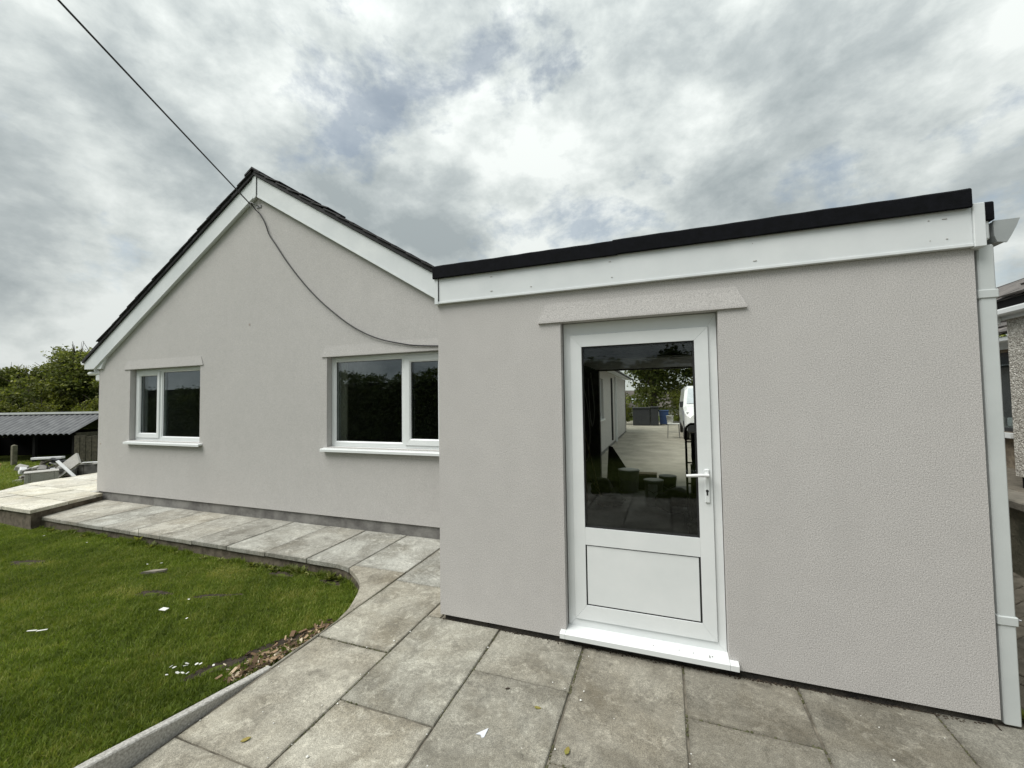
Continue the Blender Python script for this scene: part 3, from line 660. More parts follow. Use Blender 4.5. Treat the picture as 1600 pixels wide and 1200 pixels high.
# fascia, lip, corner trims, nails
fascia = MB().cbox(-1.598, 1.498, -0.026, -0.002, 2.386, 2.602, 0.002).build('fascia', 'upvc_board', garage)
MB().cbox(-1.598, 1.498, -0.031, -0.0265, 2.386, 2.402, 0.0015).build('board_lip', 'upvc_board', fascia)
MB().cbox(-1.632, -1.5985, -0.034, 0.06, 2.382, 2.602, 0.003).build('corner_trim', 'upvc_board', fascia)
MB().cbox(1.4985, 1.545, -0.036, 0.05, 2.380, 2.604, 0.003).build('corner_trim', 'upvc_board', fascia)
MB().box(-1.6005, -1.5978, -0.0345, -0.027, 2.405, 2.6).build('trim_gap', 'rubber', fascia)
for x in (-1.15, -0.86, -0.30, 0.32, 0.52, 1.25, 1.33, 1.40):
    for z in (2.44, 2.545):
        if random.random() < 0.8:
            n_ = MB().tube([(x+random.uniform(-.02,.02), -0.0262, z), (x+0.0, -0.0275, z)], 0.0024, 8, False).build('nail_head', 'kerb', fascia)
mb = MB()
def cap_run(x0, x1, dz):
    prof = [(-0.046, 2.578+dz), (-0.05, 2.582+dz), (-0.05, 2.668+dz), (-0.04, 2.678+dz), (0.10, 2.680+dz), (0.16, 2.612), (0.16, 2.60), (-0.034, 2.60), (-0.034, 2.578+dz)]
    n_ = 30; P = MB(); P.fix = True; m_ = len(prof)
    for q in range(n_+1):
        x = x0+(x1-x0)*q/n_; j = 0.0009*math.sin(q*1.7+x0)+0.0012*math.sin(q*0.43); P.v += [(x, y-abs(j)*(1 if k < 3 else 0), z+(j if 0 < k < 5 else 0)) for k, (y, z) in enumerate(prof)]
    for q in range(n_):
        for e in range(m_): P.f.append((q*m_+e, q*m_+(e+1) % m_, (q+1)*m_+(e+1) % m_, (q+1)*m_+e)); P.sm.append(False)
    P.f += [tuple(range(m_)), tuple(range(n_*m_, n_*m_+m_))]; P.sm += [False, False]
    return P.build('felt_upstand', 'felt', garage)
cap_run(-1.638, -0.255, 0.0); cap_run(-0.285, 1.49, 0.004)
MB().cbox(-1.64, -1.50, 0.165, GB, 2.579, 2.674, 0.006).build('felt_upstand', 'felt', garage)
MB().cbox(1.546, 1.594, -0.012, GB, 2.515, 2.612, 0.005).build('felt_drip', 'felt', garage)
# gutter along the right side, stop end towards the camera
mb = MB(); mb.prism([(1.596, 2.512), (1.598, 2.44), (1.606, 2.410), (1.640, 2.403), (1.655, 2.43), (1.678, 2.480), (1.690, 2.512), (1.682, 2.512), (1.668, 2.482), (1.646, 2.436), (1.634, 2.413), (1.612, 2.418), (1.606, 2.446), (1.604, 2.512)], 0.012, GB, 'y'); g_ = mb.build('gutter', 'gutter', garage)
mb = MB(); mb.prism([(1.5945, 2.515), (1.596, 2.438), (1.605, 2.406), (1.642, 2.399), (1.658, 2.428), (1.681, 2.478), (1.694, 2.515)], 0.004, 0.0118, 'y'); mb.build('stop_end', 'gutter', g_)
mb = MB(); mb.cbox(1.553, 1.5795, 0.0, 0.05, 2.42, 2.53, 0.008); mb.build('bracket', 'upvc', g_)
dp = MB().cbox(1.537, 1.603, 0.022, 0.088, 0.004, 2.402, 0.006).build('downpipe', 'pipe', garage)
for z in (2.125, 0.49): MB().cbox(1.531, 1.609, 0.016, 0.094, z, z+0.045, 0.004).build('pipe_clip', 'pipe', dp)
MB().tube([(1.609, 0.03, 0.52), (1.622, 0.025, 0.52)], 0.006, 8).build('clip_screw', 'steel', dp)
drip_canopy(garage, -0.812, 0.482, 2.173, 2.305, 0.0, 0.016, 'render')
# the door
YF = 0.062
mb = MB(); mitre(mb, DX0+0.006, DX1-0.004, DZ0+0.0, DZ1-0.004, (0.052, 0.052, 0.062, 0.083), YF+0.004, YF+0.075); door = mb.build('door', 'upvc', garage)
mb = MB(); mitre(mb, -0.600, 0.272, 0.150, 2.084, (0.076, 0.080, 0.094, 0.082), YF-0.008, YF+0.06, 0.003)
mb.box(-0.5235, 0.1915, YF-0.005, YF+0.058, 0.650, 0.765); leaf = mb.build('door_leaf', 'upvc', door)
mb = MB(); mitre(mb, -0.602, 0.274, 0.148, 2.086, 0.0035, YF+0.001, YF+0.05); mb.build('seal', 'dkplastic', door)
for nm, (a, b, c, d) in (('pane', (-0.521, 0.187, 0.768, 1.996)), ('panel', (-0.521, 0.187, 0.247, 0.646))):
    g = MB(); mitre(g, a-0.003, b+0.003, c-0.003, d+0.006, 0.009, YF+0.004, YF+0.03); g.build('gasket', 'rubber', door)
    if nm == 'pane': MB().box(a+0.004, b-0.004, YF+0.008, YF+0.032, c+0.004, d-0.003).build('pane', 'glassdoor', door)
    else: MB().box(a+0.0065, b-0.0065, YF+0.001, YF+0.032, c+0.0065, d-0.004).build('panel', 'upvc', door)
mb = MB(); mb.prism([(YF+0.06, 0.098), (YF-0.0, 0.094), (-0.036, 0.086), (-0.042, 0.080), (-0.042, 0.050), (-0.028, 0.050), (-0.028, 0.062), (YF+0.06, 0.062)], DX0+0.001, DX1-0.001, 'x')
sill = mb.build('threshold', 'upvc', door)
for xs in ((-0.690, DX0-0.0005), (DX1+0.0005, 0.372)):
    mb = MB(); mb.prism([(-0.001, 0.090), (-0.036, 0.086), (-0.042, 0.080), (-0.042, 0.050), (-0.028, 0.050), (-0.001, 0.052)], xs[0], xs[1], 'x'); mb.build('threshold_end', 'upvc', sill)
for x in (-0.10, 0.13, 0.22, 0.235, 0.05): MB().tube([(x, random.uniform(-0.02, 0.02), 0.0885), (x, 0.0, 0.0905)], 0.003, 6, False).build('mark', 'plinth', sill)
hp = MB().cbox(0.226, 0.256, YF-0.018, YF-0.0075, 0.988, 1.196, 0.005).build('handle_plate', 'upvc', door)
mb = MB(); mb.tube([(0.241, YF-0.016, 1.163), (0.241, YF-0.050, 1.163)], 0.012, 12); mb.tube([(0.250, YF-0.052, 1.163), (0.200, YF-0.055, 1.162), (0.15, YF-0.055, 1.158), (0.122, YF-0.052, 1.156)], [0.0105, 0.0105, 0.0095, 0.0085], 10); mb.build('lever', 'white', hp)
mb = MB(); mb.tube([(0.240, YF-0.017, 1.062), (0.240, YF-0.0195, 1.062)], 0.0085, 14, False); mb.box(0.2355, 0.2445, YF-0.0194, YF-0.017, 1.035, 1.058); mb.build('keyhole', 'rubber', hp)

# ------------------------------------------------------------------ cable on the gable
hook = thing('cable_bracket', 'small steel hook bracket holding the cable under the gable apex', 'bracket', (-5.47, HY, 4.5))
mb = MB(); mb.tube([(-5.43, HY+0.01, 4.50), (-5.47, HY-0.04, 4.52), (-5.50, HY-0.09, 4.54), (-5.525, HY-0.10, 4.50), (-5.50, HY-0.085, 4.475)], 0.008, 8); mb.build('hook', 'steel', hook)
mb = MB(); mb.box(-5.49, -5.40, HY-0.012, HY-0.001, 4.485, 4.515); mb.build('plate', 'steel', hook)
h0 = Vector((-5.51, HY-0.10, 4.52)); far = Vector((5.3, -20.8, 7.35)); pts = []
for k in range(41):
    t = k/40; p = h0.lerp(far, t); p.z -= 0.28*4*t*(1-t)*0.5; pts.append(p)
oc = MB().tube(pts, 0.0085, 8).build('overhead_cable', 'cable'); tag(oc, 'taut black overhead cable rising from the gable apex into the sky', 'cable'); recentre(oc, h0)
pts2 = [(-5.512,1.40,4.532),(-5.46,1.44,4.44),(-5.40,1.455,4.38),(-5.318,1.455,4.263),(-5.27,1.455,4.17),(-5.21,1.455,4.04),(-5.09,1.455,3.89),(-4.92,1.455,3.67),(-4.727,1.455,3.446),(-4.5,1.455,3.21),(-4.27,1.455,3.001),(-4.05,1.455,2.83),(-3.841,1.455,2.682),(-3.64,1.455,2.565),(-3.436,1.455,2.471),(-3.24,1.455,2.405),(-3.052,1.455,2.362),(-2.87,1.455,2.325),(-2.688,1.455,2.305),(-2.427,1.455,2.288),(-2.1,1.455,2.285),(-1.7,1.455,2.29)]
o = MB().tube(crom(pts2), 0.0085, 8).build('wall_cable', 'cable'); tag(o, 'slack black cable hanging in a curve across the rendered gable', 'cable'); recentre(o, (-5.5, 1.4, 4.5))

# ------------------------------------------------------------------ inside and beyond the garage
def tub(x, y, r, h, m, label, lid='tublid'):
    t = thing('plastic_tub', label, 'tub', (x, y, 0.075), 'plastic tubs on the garage floor')
    MB().lathe([(r*0.82, 0), (r*0.86, 0.01), (r*0.97, h-0.02), (r*1.03, h-0.018), (r*1.03, h)], (x, y, 0.075), 24).build('body', m, t)
    MB().lathe([(r*0.88, h+0.0005), (r*0.88, h+0.004)], (x, y, 0.075), 24).build('lid', lid, t)
    mb = MB(); mb.tube([(x-r*1.0, y, 0.075+h-0.03), (x-r*0.9, y-r*0.7, 0.075+h*0.7), (x, y-r*1.08, 0.075+h*0.55), (x+r*0.9, y-r*0.7, 0.075+h*0.7), (x+r, y, 0.075+h-0.03)], 0.004, 6); mb.build('handle', 'steel', t)
    return t
tub(-0.58, 4.45, 0.17, 0.36, 'tubgrey', 'grey lidded tub furthest back on the garage floor')
t2 = tub(-0.165, 3.6, 0.135, 0.37, 'tubgrey', 'grey tub with a pale label seen through the door glass'); 
mb = MB()
for k in range(6):
    a0, a1 = R(235+k*10), R(245+k*10); rr_ = 0.135*0.955
    mb.add([(-0.165+rr_*math.cos(a0), 3.6+rr_*math.sin(a0), 0.2), (-0.165+rr_*math.cos(a1), 3.6+rr_*math.sin(a1), 0.2), (-0.165+rr_*1.02*math.cos(a1), 3.6+rr_*1.02*math.sin(a1), 0.40), (-0.165+rr_*1.02*math.cos(a0), 3.6+rr_*1.02*math.sin(a0), 0.40)], [(0,1,2,3)])
mb.build('paper_label', 'white', t2)
tub(0.03, 3.92, 0.125, 0.38, 'dkplastic', 'black tub standing furthest right of the tubs behind the glass', 'dkplastic')
cr = thing('crate', 'low dark crate lying on the garage floor behind the tubs', 'crate', (-0.3, 4.9, 0.075))
mb = MB(); mb.cbox(-0.535, -0.135, 4.615, 4.835, 0.30, 0.34, 0.006); mb.build('lid', 'timber', cr)
mb = MB(); mb.box(-0.53, -0.14, 4.62, 4.83, 0.076, 0.2995); mb.build('box', 'oldtimber', cr)
bd = MB(); bd.prism([(-0.98, 0.077), (-0.42, 0.077), (-0.86, 0.78), (-0.93, 0.80)], 4.66, 4.675, 'y'); o = bd.build('leaning_board', 'oldtimber'); tag(o, 'dark board leaning inside the garage doorway, seen through the glass', 'board'); recentre(o, (-0.7, 4.667, 0.077))
for k, (a, b, lb) in enumerate(((( -1.36, 3.6, 1.95), (-0.86, 3.3, 0.08), 'long pale batten leaning highest behind the door glass'), ((-1.36, 3.2, 1.05), (-0.80, 3.35, 0.08), 'shorter batten leaning low at left behind the door glass'), ((-1.30, 4.0, 1.85), (-1.12, 3.5, 0.08), 'thin upright batten standing by the dark garage wall'))):
    o = MB().tube([a, b], 0.013, 6, False).build('timber_batten', 'timber'); tag(o, lb, 'batten', 'battens leaning in the garage'); recentre(o, b)
ht = thing('hand_truck', 'black hand truck standing at right behind the door glass', 'hand truck', (0.42, 2.7, 0.075))
mb = MB()
for x in (0.245, 0.56): mb.tube([(x, 2.62, 0.12), (x, 2.66, 1.20)], 0.013, 8)
mb.tube([(0.245, 2.66, 1.20), (0.255, 2.665, 1.28), (0.30, 2.67, 1.315), (0.50, 2.67, 1.315), (0.55, 2.665, 1.28), (0.56, 2.66, 1.20)], 0.013, 8)
for z in (0.35, 0.6, 0.85, 1.1): mb.tube([(0.245, 2.63+z*0.02, z), (0.56, 2.63+z*0.02, z)], 0.009, 6)
mb.build('frame', 'black', ht); MB().box(0.25, 0.56, 2.36, 2.60, 0.10, 0.11).build('toe_plate', 'black', ht)
for x in (0.22, 0.585): MB().tube([(x-0.025, 2.70, 0.185), (x+0.025, 2.70, 0.185)], 0.108, 16).build('wheel', 'rubber', ht)
for k, (z0, z1, s, lb) in enumerate(((0.11, 0.52, 1.0, 'lowest black tool bag on the hand truck'), (0.52, 0.86, 0.9, 'middle black tool bag strapped on the hand truck'), (0.86, 1.22, 0.8, 'topmost black tool bag on the hand truck'))):
    bm = bmesh.new(); bmesh.ops.create_cube(bm, size=1); bmesh.ops.subdivide_edges(bm, edges=bm.edges, cuts=4, use_grid_fill=True)
    for v in bm.verts:
        q = v.co*2; v.co *= 1-0.10*(abs(q.x)**4+abs(q.y)**4)*0.5; v.co += Vector((random.uniform(-.02,.02), random.uniform(-.02,.02), random.uniform(-.02,.02)))
        v.co = Vector((v.co.x*0.30*s, v.co.y*0.24*s, v.co.z*(z1-z0)))
    me = bpy.data.meshes.new('tool_bag'); bm.to_mesh(me); bm.free(); me.materials.append(MT['black']); o = bpy.data.objects.new('tool_bag', me); col.objects.link(o)
    o.location = (0.41, 2.49, (z0+z1)/2); tag(o, lb, 'bag', 'bags on the hand truck')
for k, (pts_, lb) in enumerate((([(-1.20,4.55,2.1),(-1.16,4.5,1.75),(-1.14,4.5,1.4),(-1.18,4.5,1.15),(-1.22,4.5,1.4),(-1.24,4.5,2.0)], 'grey cable loop hanging highest at the left garage jamb'), ([(-1.28,4.2,1.9),(-1.2,4.15,1.5),(-1.16,4.1,1.0),(-1.22,4.1,0.6),(-1.30,4.1,0.9),(-1.33,4.2,1.8)], 'longer cable loop hanging low on the garage side wall'))):
    o = MB().tube(crom(pts_, 4), 0.007, 6).build('hanging_cable', 'tubgrey'); tag(o, lb, 'cable', 'cables hanging in the garage'); recentre(o, pts_[0])
for k, (x, y, z, sx, sy, sz, rz, lb) in enumerate(((0.12, 3.3, 0.21, 0.50, 0.40, 0.34, 20, 'slumped dark sack in front of the hand truck'), (0.42, 2.2, 0.22, 0.40, 0.34, 0.28, -15, 'dark sack nearest the door glass at right'), (-0.75, 3.4, 0.17, 0.44, 0.30, 0.18, 40, 'flat dark sack at the left below the leaning battens'), (-0.95, 3.9, 0.24, 0.34, 0.34, 0.32, 10, 'upright dark sack under the leaning board'))):
    bm = bmesh.new(); bmesh.ops.create_icosphere(bm, subdivisions=3, radius=0.5)
    for v in bm.verts:
        q = v.co.copy(); f_ = 1+0.12*math.sin(9*q.x+k)*math.sin(8*q.y+2*k)+0.08*math.sin(17*q.z+3*q.x); v.co = Vector((q.x*f_*sx, q.y*f_*sy, max(q.z*f_, -0.42)*sz))
    for f in bm.faces: f.smooth = True
    me = bpy.data.meshes.new('sack'); bm.to_mesh(me); bm.free(); me.materials.append(MT['sack']); o = bpy.data.objects.new('sack', me); col.objects.link(o)
    o.location = (x, y, 0.076+0.42*sz); o.rotation_euler.z = R(rz); tag(o, lb, 'sack', 'dark sacks on the garage floor')
# driveway and what stands on it
mb = MB(); mb.add([(XR, 5.1, 0.07), (9, 5.1, 0.07), (9, 26, 0.10), (-3.2, 26, 0.10), (-3.2, 16.9, 0.095), (XR, 16.9, 0.095)], [(0,1,2,3,4,5)]); struct(mb.build('driveway', 'drive'))
for k, (x0, x1, z1, lb) in enumerate(((-1.62, -0.70, 1.10, 'wide black storage box at the far end of the drive'), (-0.68, -0.27, 1.14, 'narrow black bin beside the wide black box down the drive'))):
    t = thing('storage_bin', lb, 'bin', ((x0+x1)/2, 21.3, 0.1), 'dark bins at the far end of the drive')
    mb = MB(); mb.cbox(x0, x1, 21.0, 21.7, 0.1, z1-0.08, 0.03); mb.build('body', 'dkplastic', t)
    mb = MB(); mb.cbox(x0-0.03, x1+0.03, 20.96, 21.74, z1-0.079, z1, 0.02); mb.build('lid', 'dkplastic', t)
t = thing('recycling_bin', 'blue plastic bin beside the black bins on the drive', 'bin', (0.0, 21.8, 0.1))
mb = MB(); mb.add([(-0.2,21.5,0.15),(0.2,21.5,0.15),(0.2,21.95,0.15),(-0.2,21.95,0.15),(-0.25,21.45,0.86),(0.26,21.45,0.86),(0.26,22.0,0.86),(-0.25,22.0,0.86)], [(3,2,1,0),(4,5,6,7),(0,1,5,4),(1,2,6,5),(2,3,7,6),(3,0,4,7)]); mb.build('body', 'blueplastic', t)
mb = MB(); mb.cbox(-0.27, 0.28, 21.43, 22.02, 0.861, 0.92, 0.02); mb.build('lid', 'blueplastic', t)
for x in (-0.16, 0.16): MB().tube([(x-0.03, 21.98, 0.2), (x+0.03, 21.98, 0.2)], 0.1, 14).build('wheel', 'rubber', t)
t = thing('step_stool', 'small white topped trestle stool standing on the concrete drive', 'stool', (0.33, 14.0, 0.09))
MB().cbox(0.12, 0.55, 13.85, 14.15, 0.62, 0.65, 0.006).build('seat', 'white', t)
for x, y in ((0.15, 13.87), (0.52, 13.87), (0.15, 14.13), (0.52, 14.13)): MB().tube([(x, y, 0.625), (x+(x-0.33)*0.15, y+(y-14)*0.3, 0.09)], 0.012, 6).build('leg', 'steel', t)
MB().tube([(0.14, 13.86, 0.33), (0.53, 13.86, 0.33)], 0.008, 6).build('stretcher', 'steel', t)
t = thing('bucket', 'cream bucket standing on the white trestle stool', 'bucket', (0.22, 14.0, 0.652))
MB().lathe([(0.10, 0), (0.13, 0.27), (0.137, 0.27), (0.137, 0.285)], (0.22, 14.0, 0.652), 18).build('body', 'tublid', t); MB().tube([(0.09, 14.0, 0.91), (0.11, 13.93, 0.82), (0.22, 13.87, 0.77), (0.33, 13.93, 0.82), (0.35, 14.0, 0.91)], 0.004, 6).build('handle', 'steel', t)

# white van, nose towards the garage
van = thing('van', 'white panel van parked on the drive, nose towards the garage', 'van', (1.65, 15.2, 0.1))
VX, VW, VZ = 1.65, 0.97, 0.1
prof = [(12.9, 0.32), (12.86, 0.62), (12.93, 0.95), (13.12, 1.06), (13.75, 1.22), (14.42, 1.88), (14.75, 1.97), (17.6, 1.98), (17.85, 1.85), (17.9, 0.35)]   # (y, z)
def van_ring(y, zt, zb, hw): return None
ysec = [(12.86, 0.90, 0.40, 0.78), (12.95, 0.98, 0.36, 0.90), (13.15, 1.08, 0.34, 0.955), (13.75, 1.23, 0.33, 0.965), (14.1, 1.58, 0.33, 0.97), (14.42, 1.86, 0.33, 0.97), (14.8, 1.97, 0.33, 0.97), (16.5, 1.98, 0.33, 0.97), (17.7, 1.97, 0.33, 0.97), (17.9, 1.90, 0.36, 0.93)]
mb = MB(); K = 10
for (y, zt, zb, hw) in ysec:
    beltz = min(1.15, zt-0.12); tw = hw-0.17*max(0, (zt-beltz-0.12))
    pr = [(-hw*0.96, zb), (-hw, zb+0.15), (-hw, beltz), (-tw, zt-0.09), (-tw+0.10, zt), (tw-0.10, zt), (tw, zt-0.09), (hw, beltz), (hw, zb+0.15), (hw*0.96, zb)]
    mb.v += [(VX+x, y, VZ+z) for x, z in pr]
for i in range(len(ysec)-1):
    for e in range(K): mb.f.append((i*K+e, i*K+(e+1) % K, (i+1)*K+(e+1) % K, (i+1)*K+e)); mb.sm.append(False)
mb.f += [tuple(range(K)), tuple(range((len(ysec)-1)*K, len(ysec)*K))]; mb.sm += [False, False]; mb.fix = True
mb.build('body', 'carwhite', van)
mb = MB(); mb.add([(VX-0.84,13.80,VZ+1.29),(VX+0.84,13.80,VZ+1.29),(VX+0.74,14.39,VZ+1.855),(VX-0.74,14.39,VZ+1.855)], [(0,1,2,3)]); mb.v = [(x, y-0.012, z+0.012) for x, y, z in mb.v]; mb.build('windscreen', 'skylight', van)  # pale colour stands in for the sky mirrored in the windscreen
mb = MB(); mb.cbox(VX-0.88, VX+0.88, 12.80, 12.95, VZ+0.30, VZ+0.60, 0.03); mb.build('bumper', 'dkplastic', van)
mb = MB(); mb.cbox(VX-0.48, VX+0.48, 12.825, 12.90, VZ+0.63, VZ+0.80, 0.015); mb.build('grille', 'black', van)
for s in (-1, 1):
    mb = MB(); mb.add([(VX+s*0.52,12.885,VZ+0.74),(VX+s*0.84,12.955,VZ+0.80),(VX+s*0.90,13.02,VZ+1.0),(VX+s*0.80,12.99,VZ+0.99),(VX+s*0.55,12.90,VZ+0.86)], [(0,1,2,3,4)]); mb.v = [(x, y-0.03, z+0.005) for x, y, z in mb.v]; mb.build('headlight', 'steel', van)
    mb = MB(); mb.cbox(VX+s*1.0-0.07, VX+s*1.0+0.07, 13.95, 14.05, VZ+1.15, VZ+1.38, 0.02); mb.build('wing_mirror', 'dkplastic', van)
    for y in (13.55, 16.9):
        wh = MB().tube([(VX+s*0.80, y, VZ+0.34), (VX+s*0.985, y, VZ+0.34)], 0.335, 24).build('wheel', 'rubber', van); MB().tube([(VX+s*0.90, y, VZ+0.34), (VX+s*0.992, y, VZ+0.34)], 0.20, 16).build('rim', 'steel', wh)

# ------------------------------------------------------------------ vegetation
def leaf_mesh(name, pts, nrm_bias, size, mat, aspect=0.6, tint=None):
    n = len(pts); d = RNG.normal(size=(n, 3))+nrm_bias; d /= np.linalg.norm(d, axis=1)[:, None]
    r = RNG.normal(size=(n, 3)); a = np.cross(d, r); a /= np.linalg.norm(a, axis=1)[:, None]+1e-9; b = np.cross(d, a)
    s = (size*RNG.uniform(0.6, 1.3, n))[:, None]
    V = np.stack([pts-a*s*0.5, pts-b*s*aspect*0.5+d*s*0.1, pts+a*s*0.5, pts+b*s*aspect*0.5+d*s*0.1], 1).reshape(-1, 3)
    me = bpy.data.meshes.new(name); me.vertices.add(4*n); me.vertices.foreach_set('co', V.ravel())
    me.loops.add(4*n); me.loops.foreach_set('vertex_index', np.arange(4*n)); me.polygons.add(n); me.polygons.foreach_set('loop_start', np.arange(0, 4*n, 4)); me.polygons.foreach_set('loop_total', np.full(n, 4))
    tint = RNG.uniform(0, 1, n) if tint is None else tint
    at = me.attributes.new('tint', 'FLOAT', 'FACE'); at.data.foreach_set('value', np.clip(tint, 0, 1).astype(np.float32))
    me.materials.append(MT[mat]); me.update(); me.validate(); return me
def tree_data(seed, h, rx, nleaf, lsize, mat, twigs=True, trunk_h=0.3):
    rs = np.random.default_rng(seed)
    lobes = []
    for k in range(16):
        a = rs.uniform(0, 2*math.pi); rr = rs.uniform(0.1, 0.75)*rx; z = h*rs.uniform(trunk_h+0.1, 0.9)
        sh = 1-0.55*max(0, (z/h-0.55))/0.45
        lobes.append((rr*math.cos(a)*sh, rr*math.sin(a)*sh, z, rs.uniform(0.28, 0.5)*rx))
    P = []; T = []
    per = nleaf//len(lobes)
    for (x, y, z, r) in lobes:
        v = rs.normal(size=(per, 3)); v /= np.linalg.norm(v, axis=1)[:, None]; q = rs.uniform(0.35, 1.0, per)**0.6
        # clumps within each lobe leave gaps
        cl = rs.normal(size=(26, 3)); cl /= np.linalg.norm(cl, axis=1)[:, None]; cl *= rs.uniform(0.5, 1.05, 26)[:, None]
        pick = rs.integers(0, 26, per); p = cl[pick]*r+rs.normal(size=(per, 3))*r*0.17
        p = np.where((rs.uniform(size=per) < 0.25)[:, None], v*q[:, None]*r, p)
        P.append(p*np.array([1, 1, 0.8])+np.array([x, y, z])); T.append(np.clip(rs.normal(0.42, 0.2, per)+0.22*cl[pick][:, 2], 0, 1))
    P = np.concatenate(P); T = np.concatenate(T); keep = P[:, 2] > 0.05*h
    me = leaf_mesh('crown', P[keep], np.array([0, 0, 0.5]), lsize, mat, 0.65, T[keep])
    tb = MB(); tb.tube([(0,0,-0.4), (0.05,0.03,h*0.2), (-0.05,0.05,h*0.45), (0.02,0,h*0.7)], [h*0.035, h*0.028, h*0.02, h*0.01], 9)
    for (x, y, z, r) in lobes:
        z0 = z*0.5; tb.tube([(0,0,z0), (x*0.45,y*0.45,(z0+z)/2+0.1), (x,y,z)], [h*0.014, h*0.009, h*0.004], 6)
        if twigs:
            for q in range(4):
                d = Vector((rs.normal(), rs.normal(), rs.uniform(0.5, 2.2))).normalized()*r*rs.uniform(1.0, 1.55); m = Vector((x, y, z))
                tb.tube([m, m+d*0.6+Vector((0.05,0,0.03)), m+d], [h*0.005, h*0.0035, h*0.0015], 4)
    o = tb.build('trunk_tmp', 'bark'); tm = o.data; bpy.data.objects.remove(o); return me, tm
def put_tree(name, data, loc, s, rz, label, cat='tree', group=None, sz=None):
    t = thing(name, label, cat, loc, group); t.rotation_euler.z = rz; t.scale = (s, s, sz or s)
    for nm, me in (('crown', data[0]), ('trunk', data[1])):
        o = bpy.data.objects.new(nm, me); col.objects.link(o); o.parent = t
    return t
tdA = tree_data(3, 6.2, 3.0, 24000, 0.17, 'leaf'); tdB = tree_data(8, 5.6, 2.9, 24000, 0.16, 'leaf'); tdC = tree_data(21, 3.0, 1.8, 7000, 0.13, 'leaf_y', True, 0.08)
gT = 'trees behind the corrugated shed'
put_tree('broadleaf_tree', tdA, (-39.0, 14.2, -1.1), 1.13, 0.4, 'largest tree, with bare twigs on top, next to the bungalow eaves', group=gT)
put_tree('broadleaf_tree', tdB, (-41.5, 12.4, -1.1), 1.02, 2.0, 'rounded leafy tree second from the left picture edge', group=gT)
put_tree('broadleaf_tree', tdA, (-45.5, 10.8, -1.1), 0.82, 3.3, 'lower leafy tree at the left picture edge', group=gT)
put_tree('broadleaf_tree', tdB, (-36.5, 16.0, -1.1), 1.2, 4.4, 'leafy tree half hidden behind the bungalow corner', group=gT)
put_tree('broadleaf_tree', tdA, (-49.5, 8.6, -1.1), 0.86, 5.0, 'tree beyond the left picture edge behind the shed', group=gT)
put_tree('shrub', tdC, (-31.8, 11.6, -1.0), 1.0, 0.5, 'yellow green shrub rising over the shed roof near the bungalow', 'shrub', 'shrubs behind the shed')
put_tree('shrub', tdC, (-34.2, 10.2, -1.0), 0.92, 2.5, 'dull green shrub over the middle of the shed roof', 'shrub', 'shrubs behind the shed')
put_tree('shrub', tdC, (-37.0, 9.4, -1.0), 1.0, 4.1, 'shrub over the left end of the shed roof', 'shrub', 'shrubs behind the shed')
put_tree('broadleaf_tree', tdB, (-44.0, 17.5, -1.1), 0.9, 1.1, 'tree filling the gap behind the others over the shed', group=gT)
put_tree('shrub', tdC, (-38.5, 12.6, -1.0), 1.15, 5.1, 'taller shrub between the trees and the shed roof', 'shrub', 'shrubs behind the shed')
# trees seen through the garage
tdD = tree_data(31, 6.5, 3.4, 11000, 0.20, 'leaf', False, 0.12)
put_tree('broadleaf_tree', tdD, (-0.6, 25.0, 0.1), 1.0, 0.0, 'spreading tree at the end of the drive, seen through the door', group='trees at the end of the drive')
put_tree('broadleaf_tree', tdD, (2.6, 26.5, 0.1), 1.1, 2.2, 'tree behind the white van, seen through the door', group='trees at the end of the drive')
put_tree('broadleaf_tree', tdD, (-4.8, 33, 0.1), 0.9, 4.0, 'tree further back beyond the far roof', group='trees at the end of the drive')
for x, y, s_, rz, lb in ((6.5, 29, 1.0, 1.2, 'tree beyond the drive nearest the neighbouring house'), (11.5, 33, 1.15, 3.1, 'tree far behind the neighbouring house'), (17.5, 31, 1.0, 5.2, 'tree furthest right behind the neighbouring house')): put_tree('broadleaf_tree', tdD, (x, y, 0.0), s_, rz, lb, group='trees at the end of the drive')
put_tree('shrub', tdC, (-2.2, 22.0, 0.1), 0.4, 1.0, 'small bush beside the bungalow wall at the end of the drive', 'shrub')
put_tree('shrub', tdC, (0.9, 23.6, 0.1), 0.62, 3.0, 'shrub between the blue bin and the white van', 'shrub')
fh = thing('far_house', 'distant low house with two skylights in its roof, seen through the door', 'house', (-2.4, 37, 0))
MB().box(-6, 1.5, 36, 42, 0, 0.75).build('wall', 'render2', fh); mb = MB(); mb.prism([(35.7, 0.75), (39, 2.35), (42.3, 0.75)], -6.2, 1.7, 'x'); fr_ = mb.build('roof', 'roofred', fh)
for x in (-2.6, -1.6): mb = MB(); mb.add([(x-0.2,36.6,1.215),(x+0.2,36.6,1.215),(x+0.2,37.4,1.603),(x-0.2,37.4,1.603)], [(0,1,2,3)]); mb.build('skylight', 'skylight', fr_)
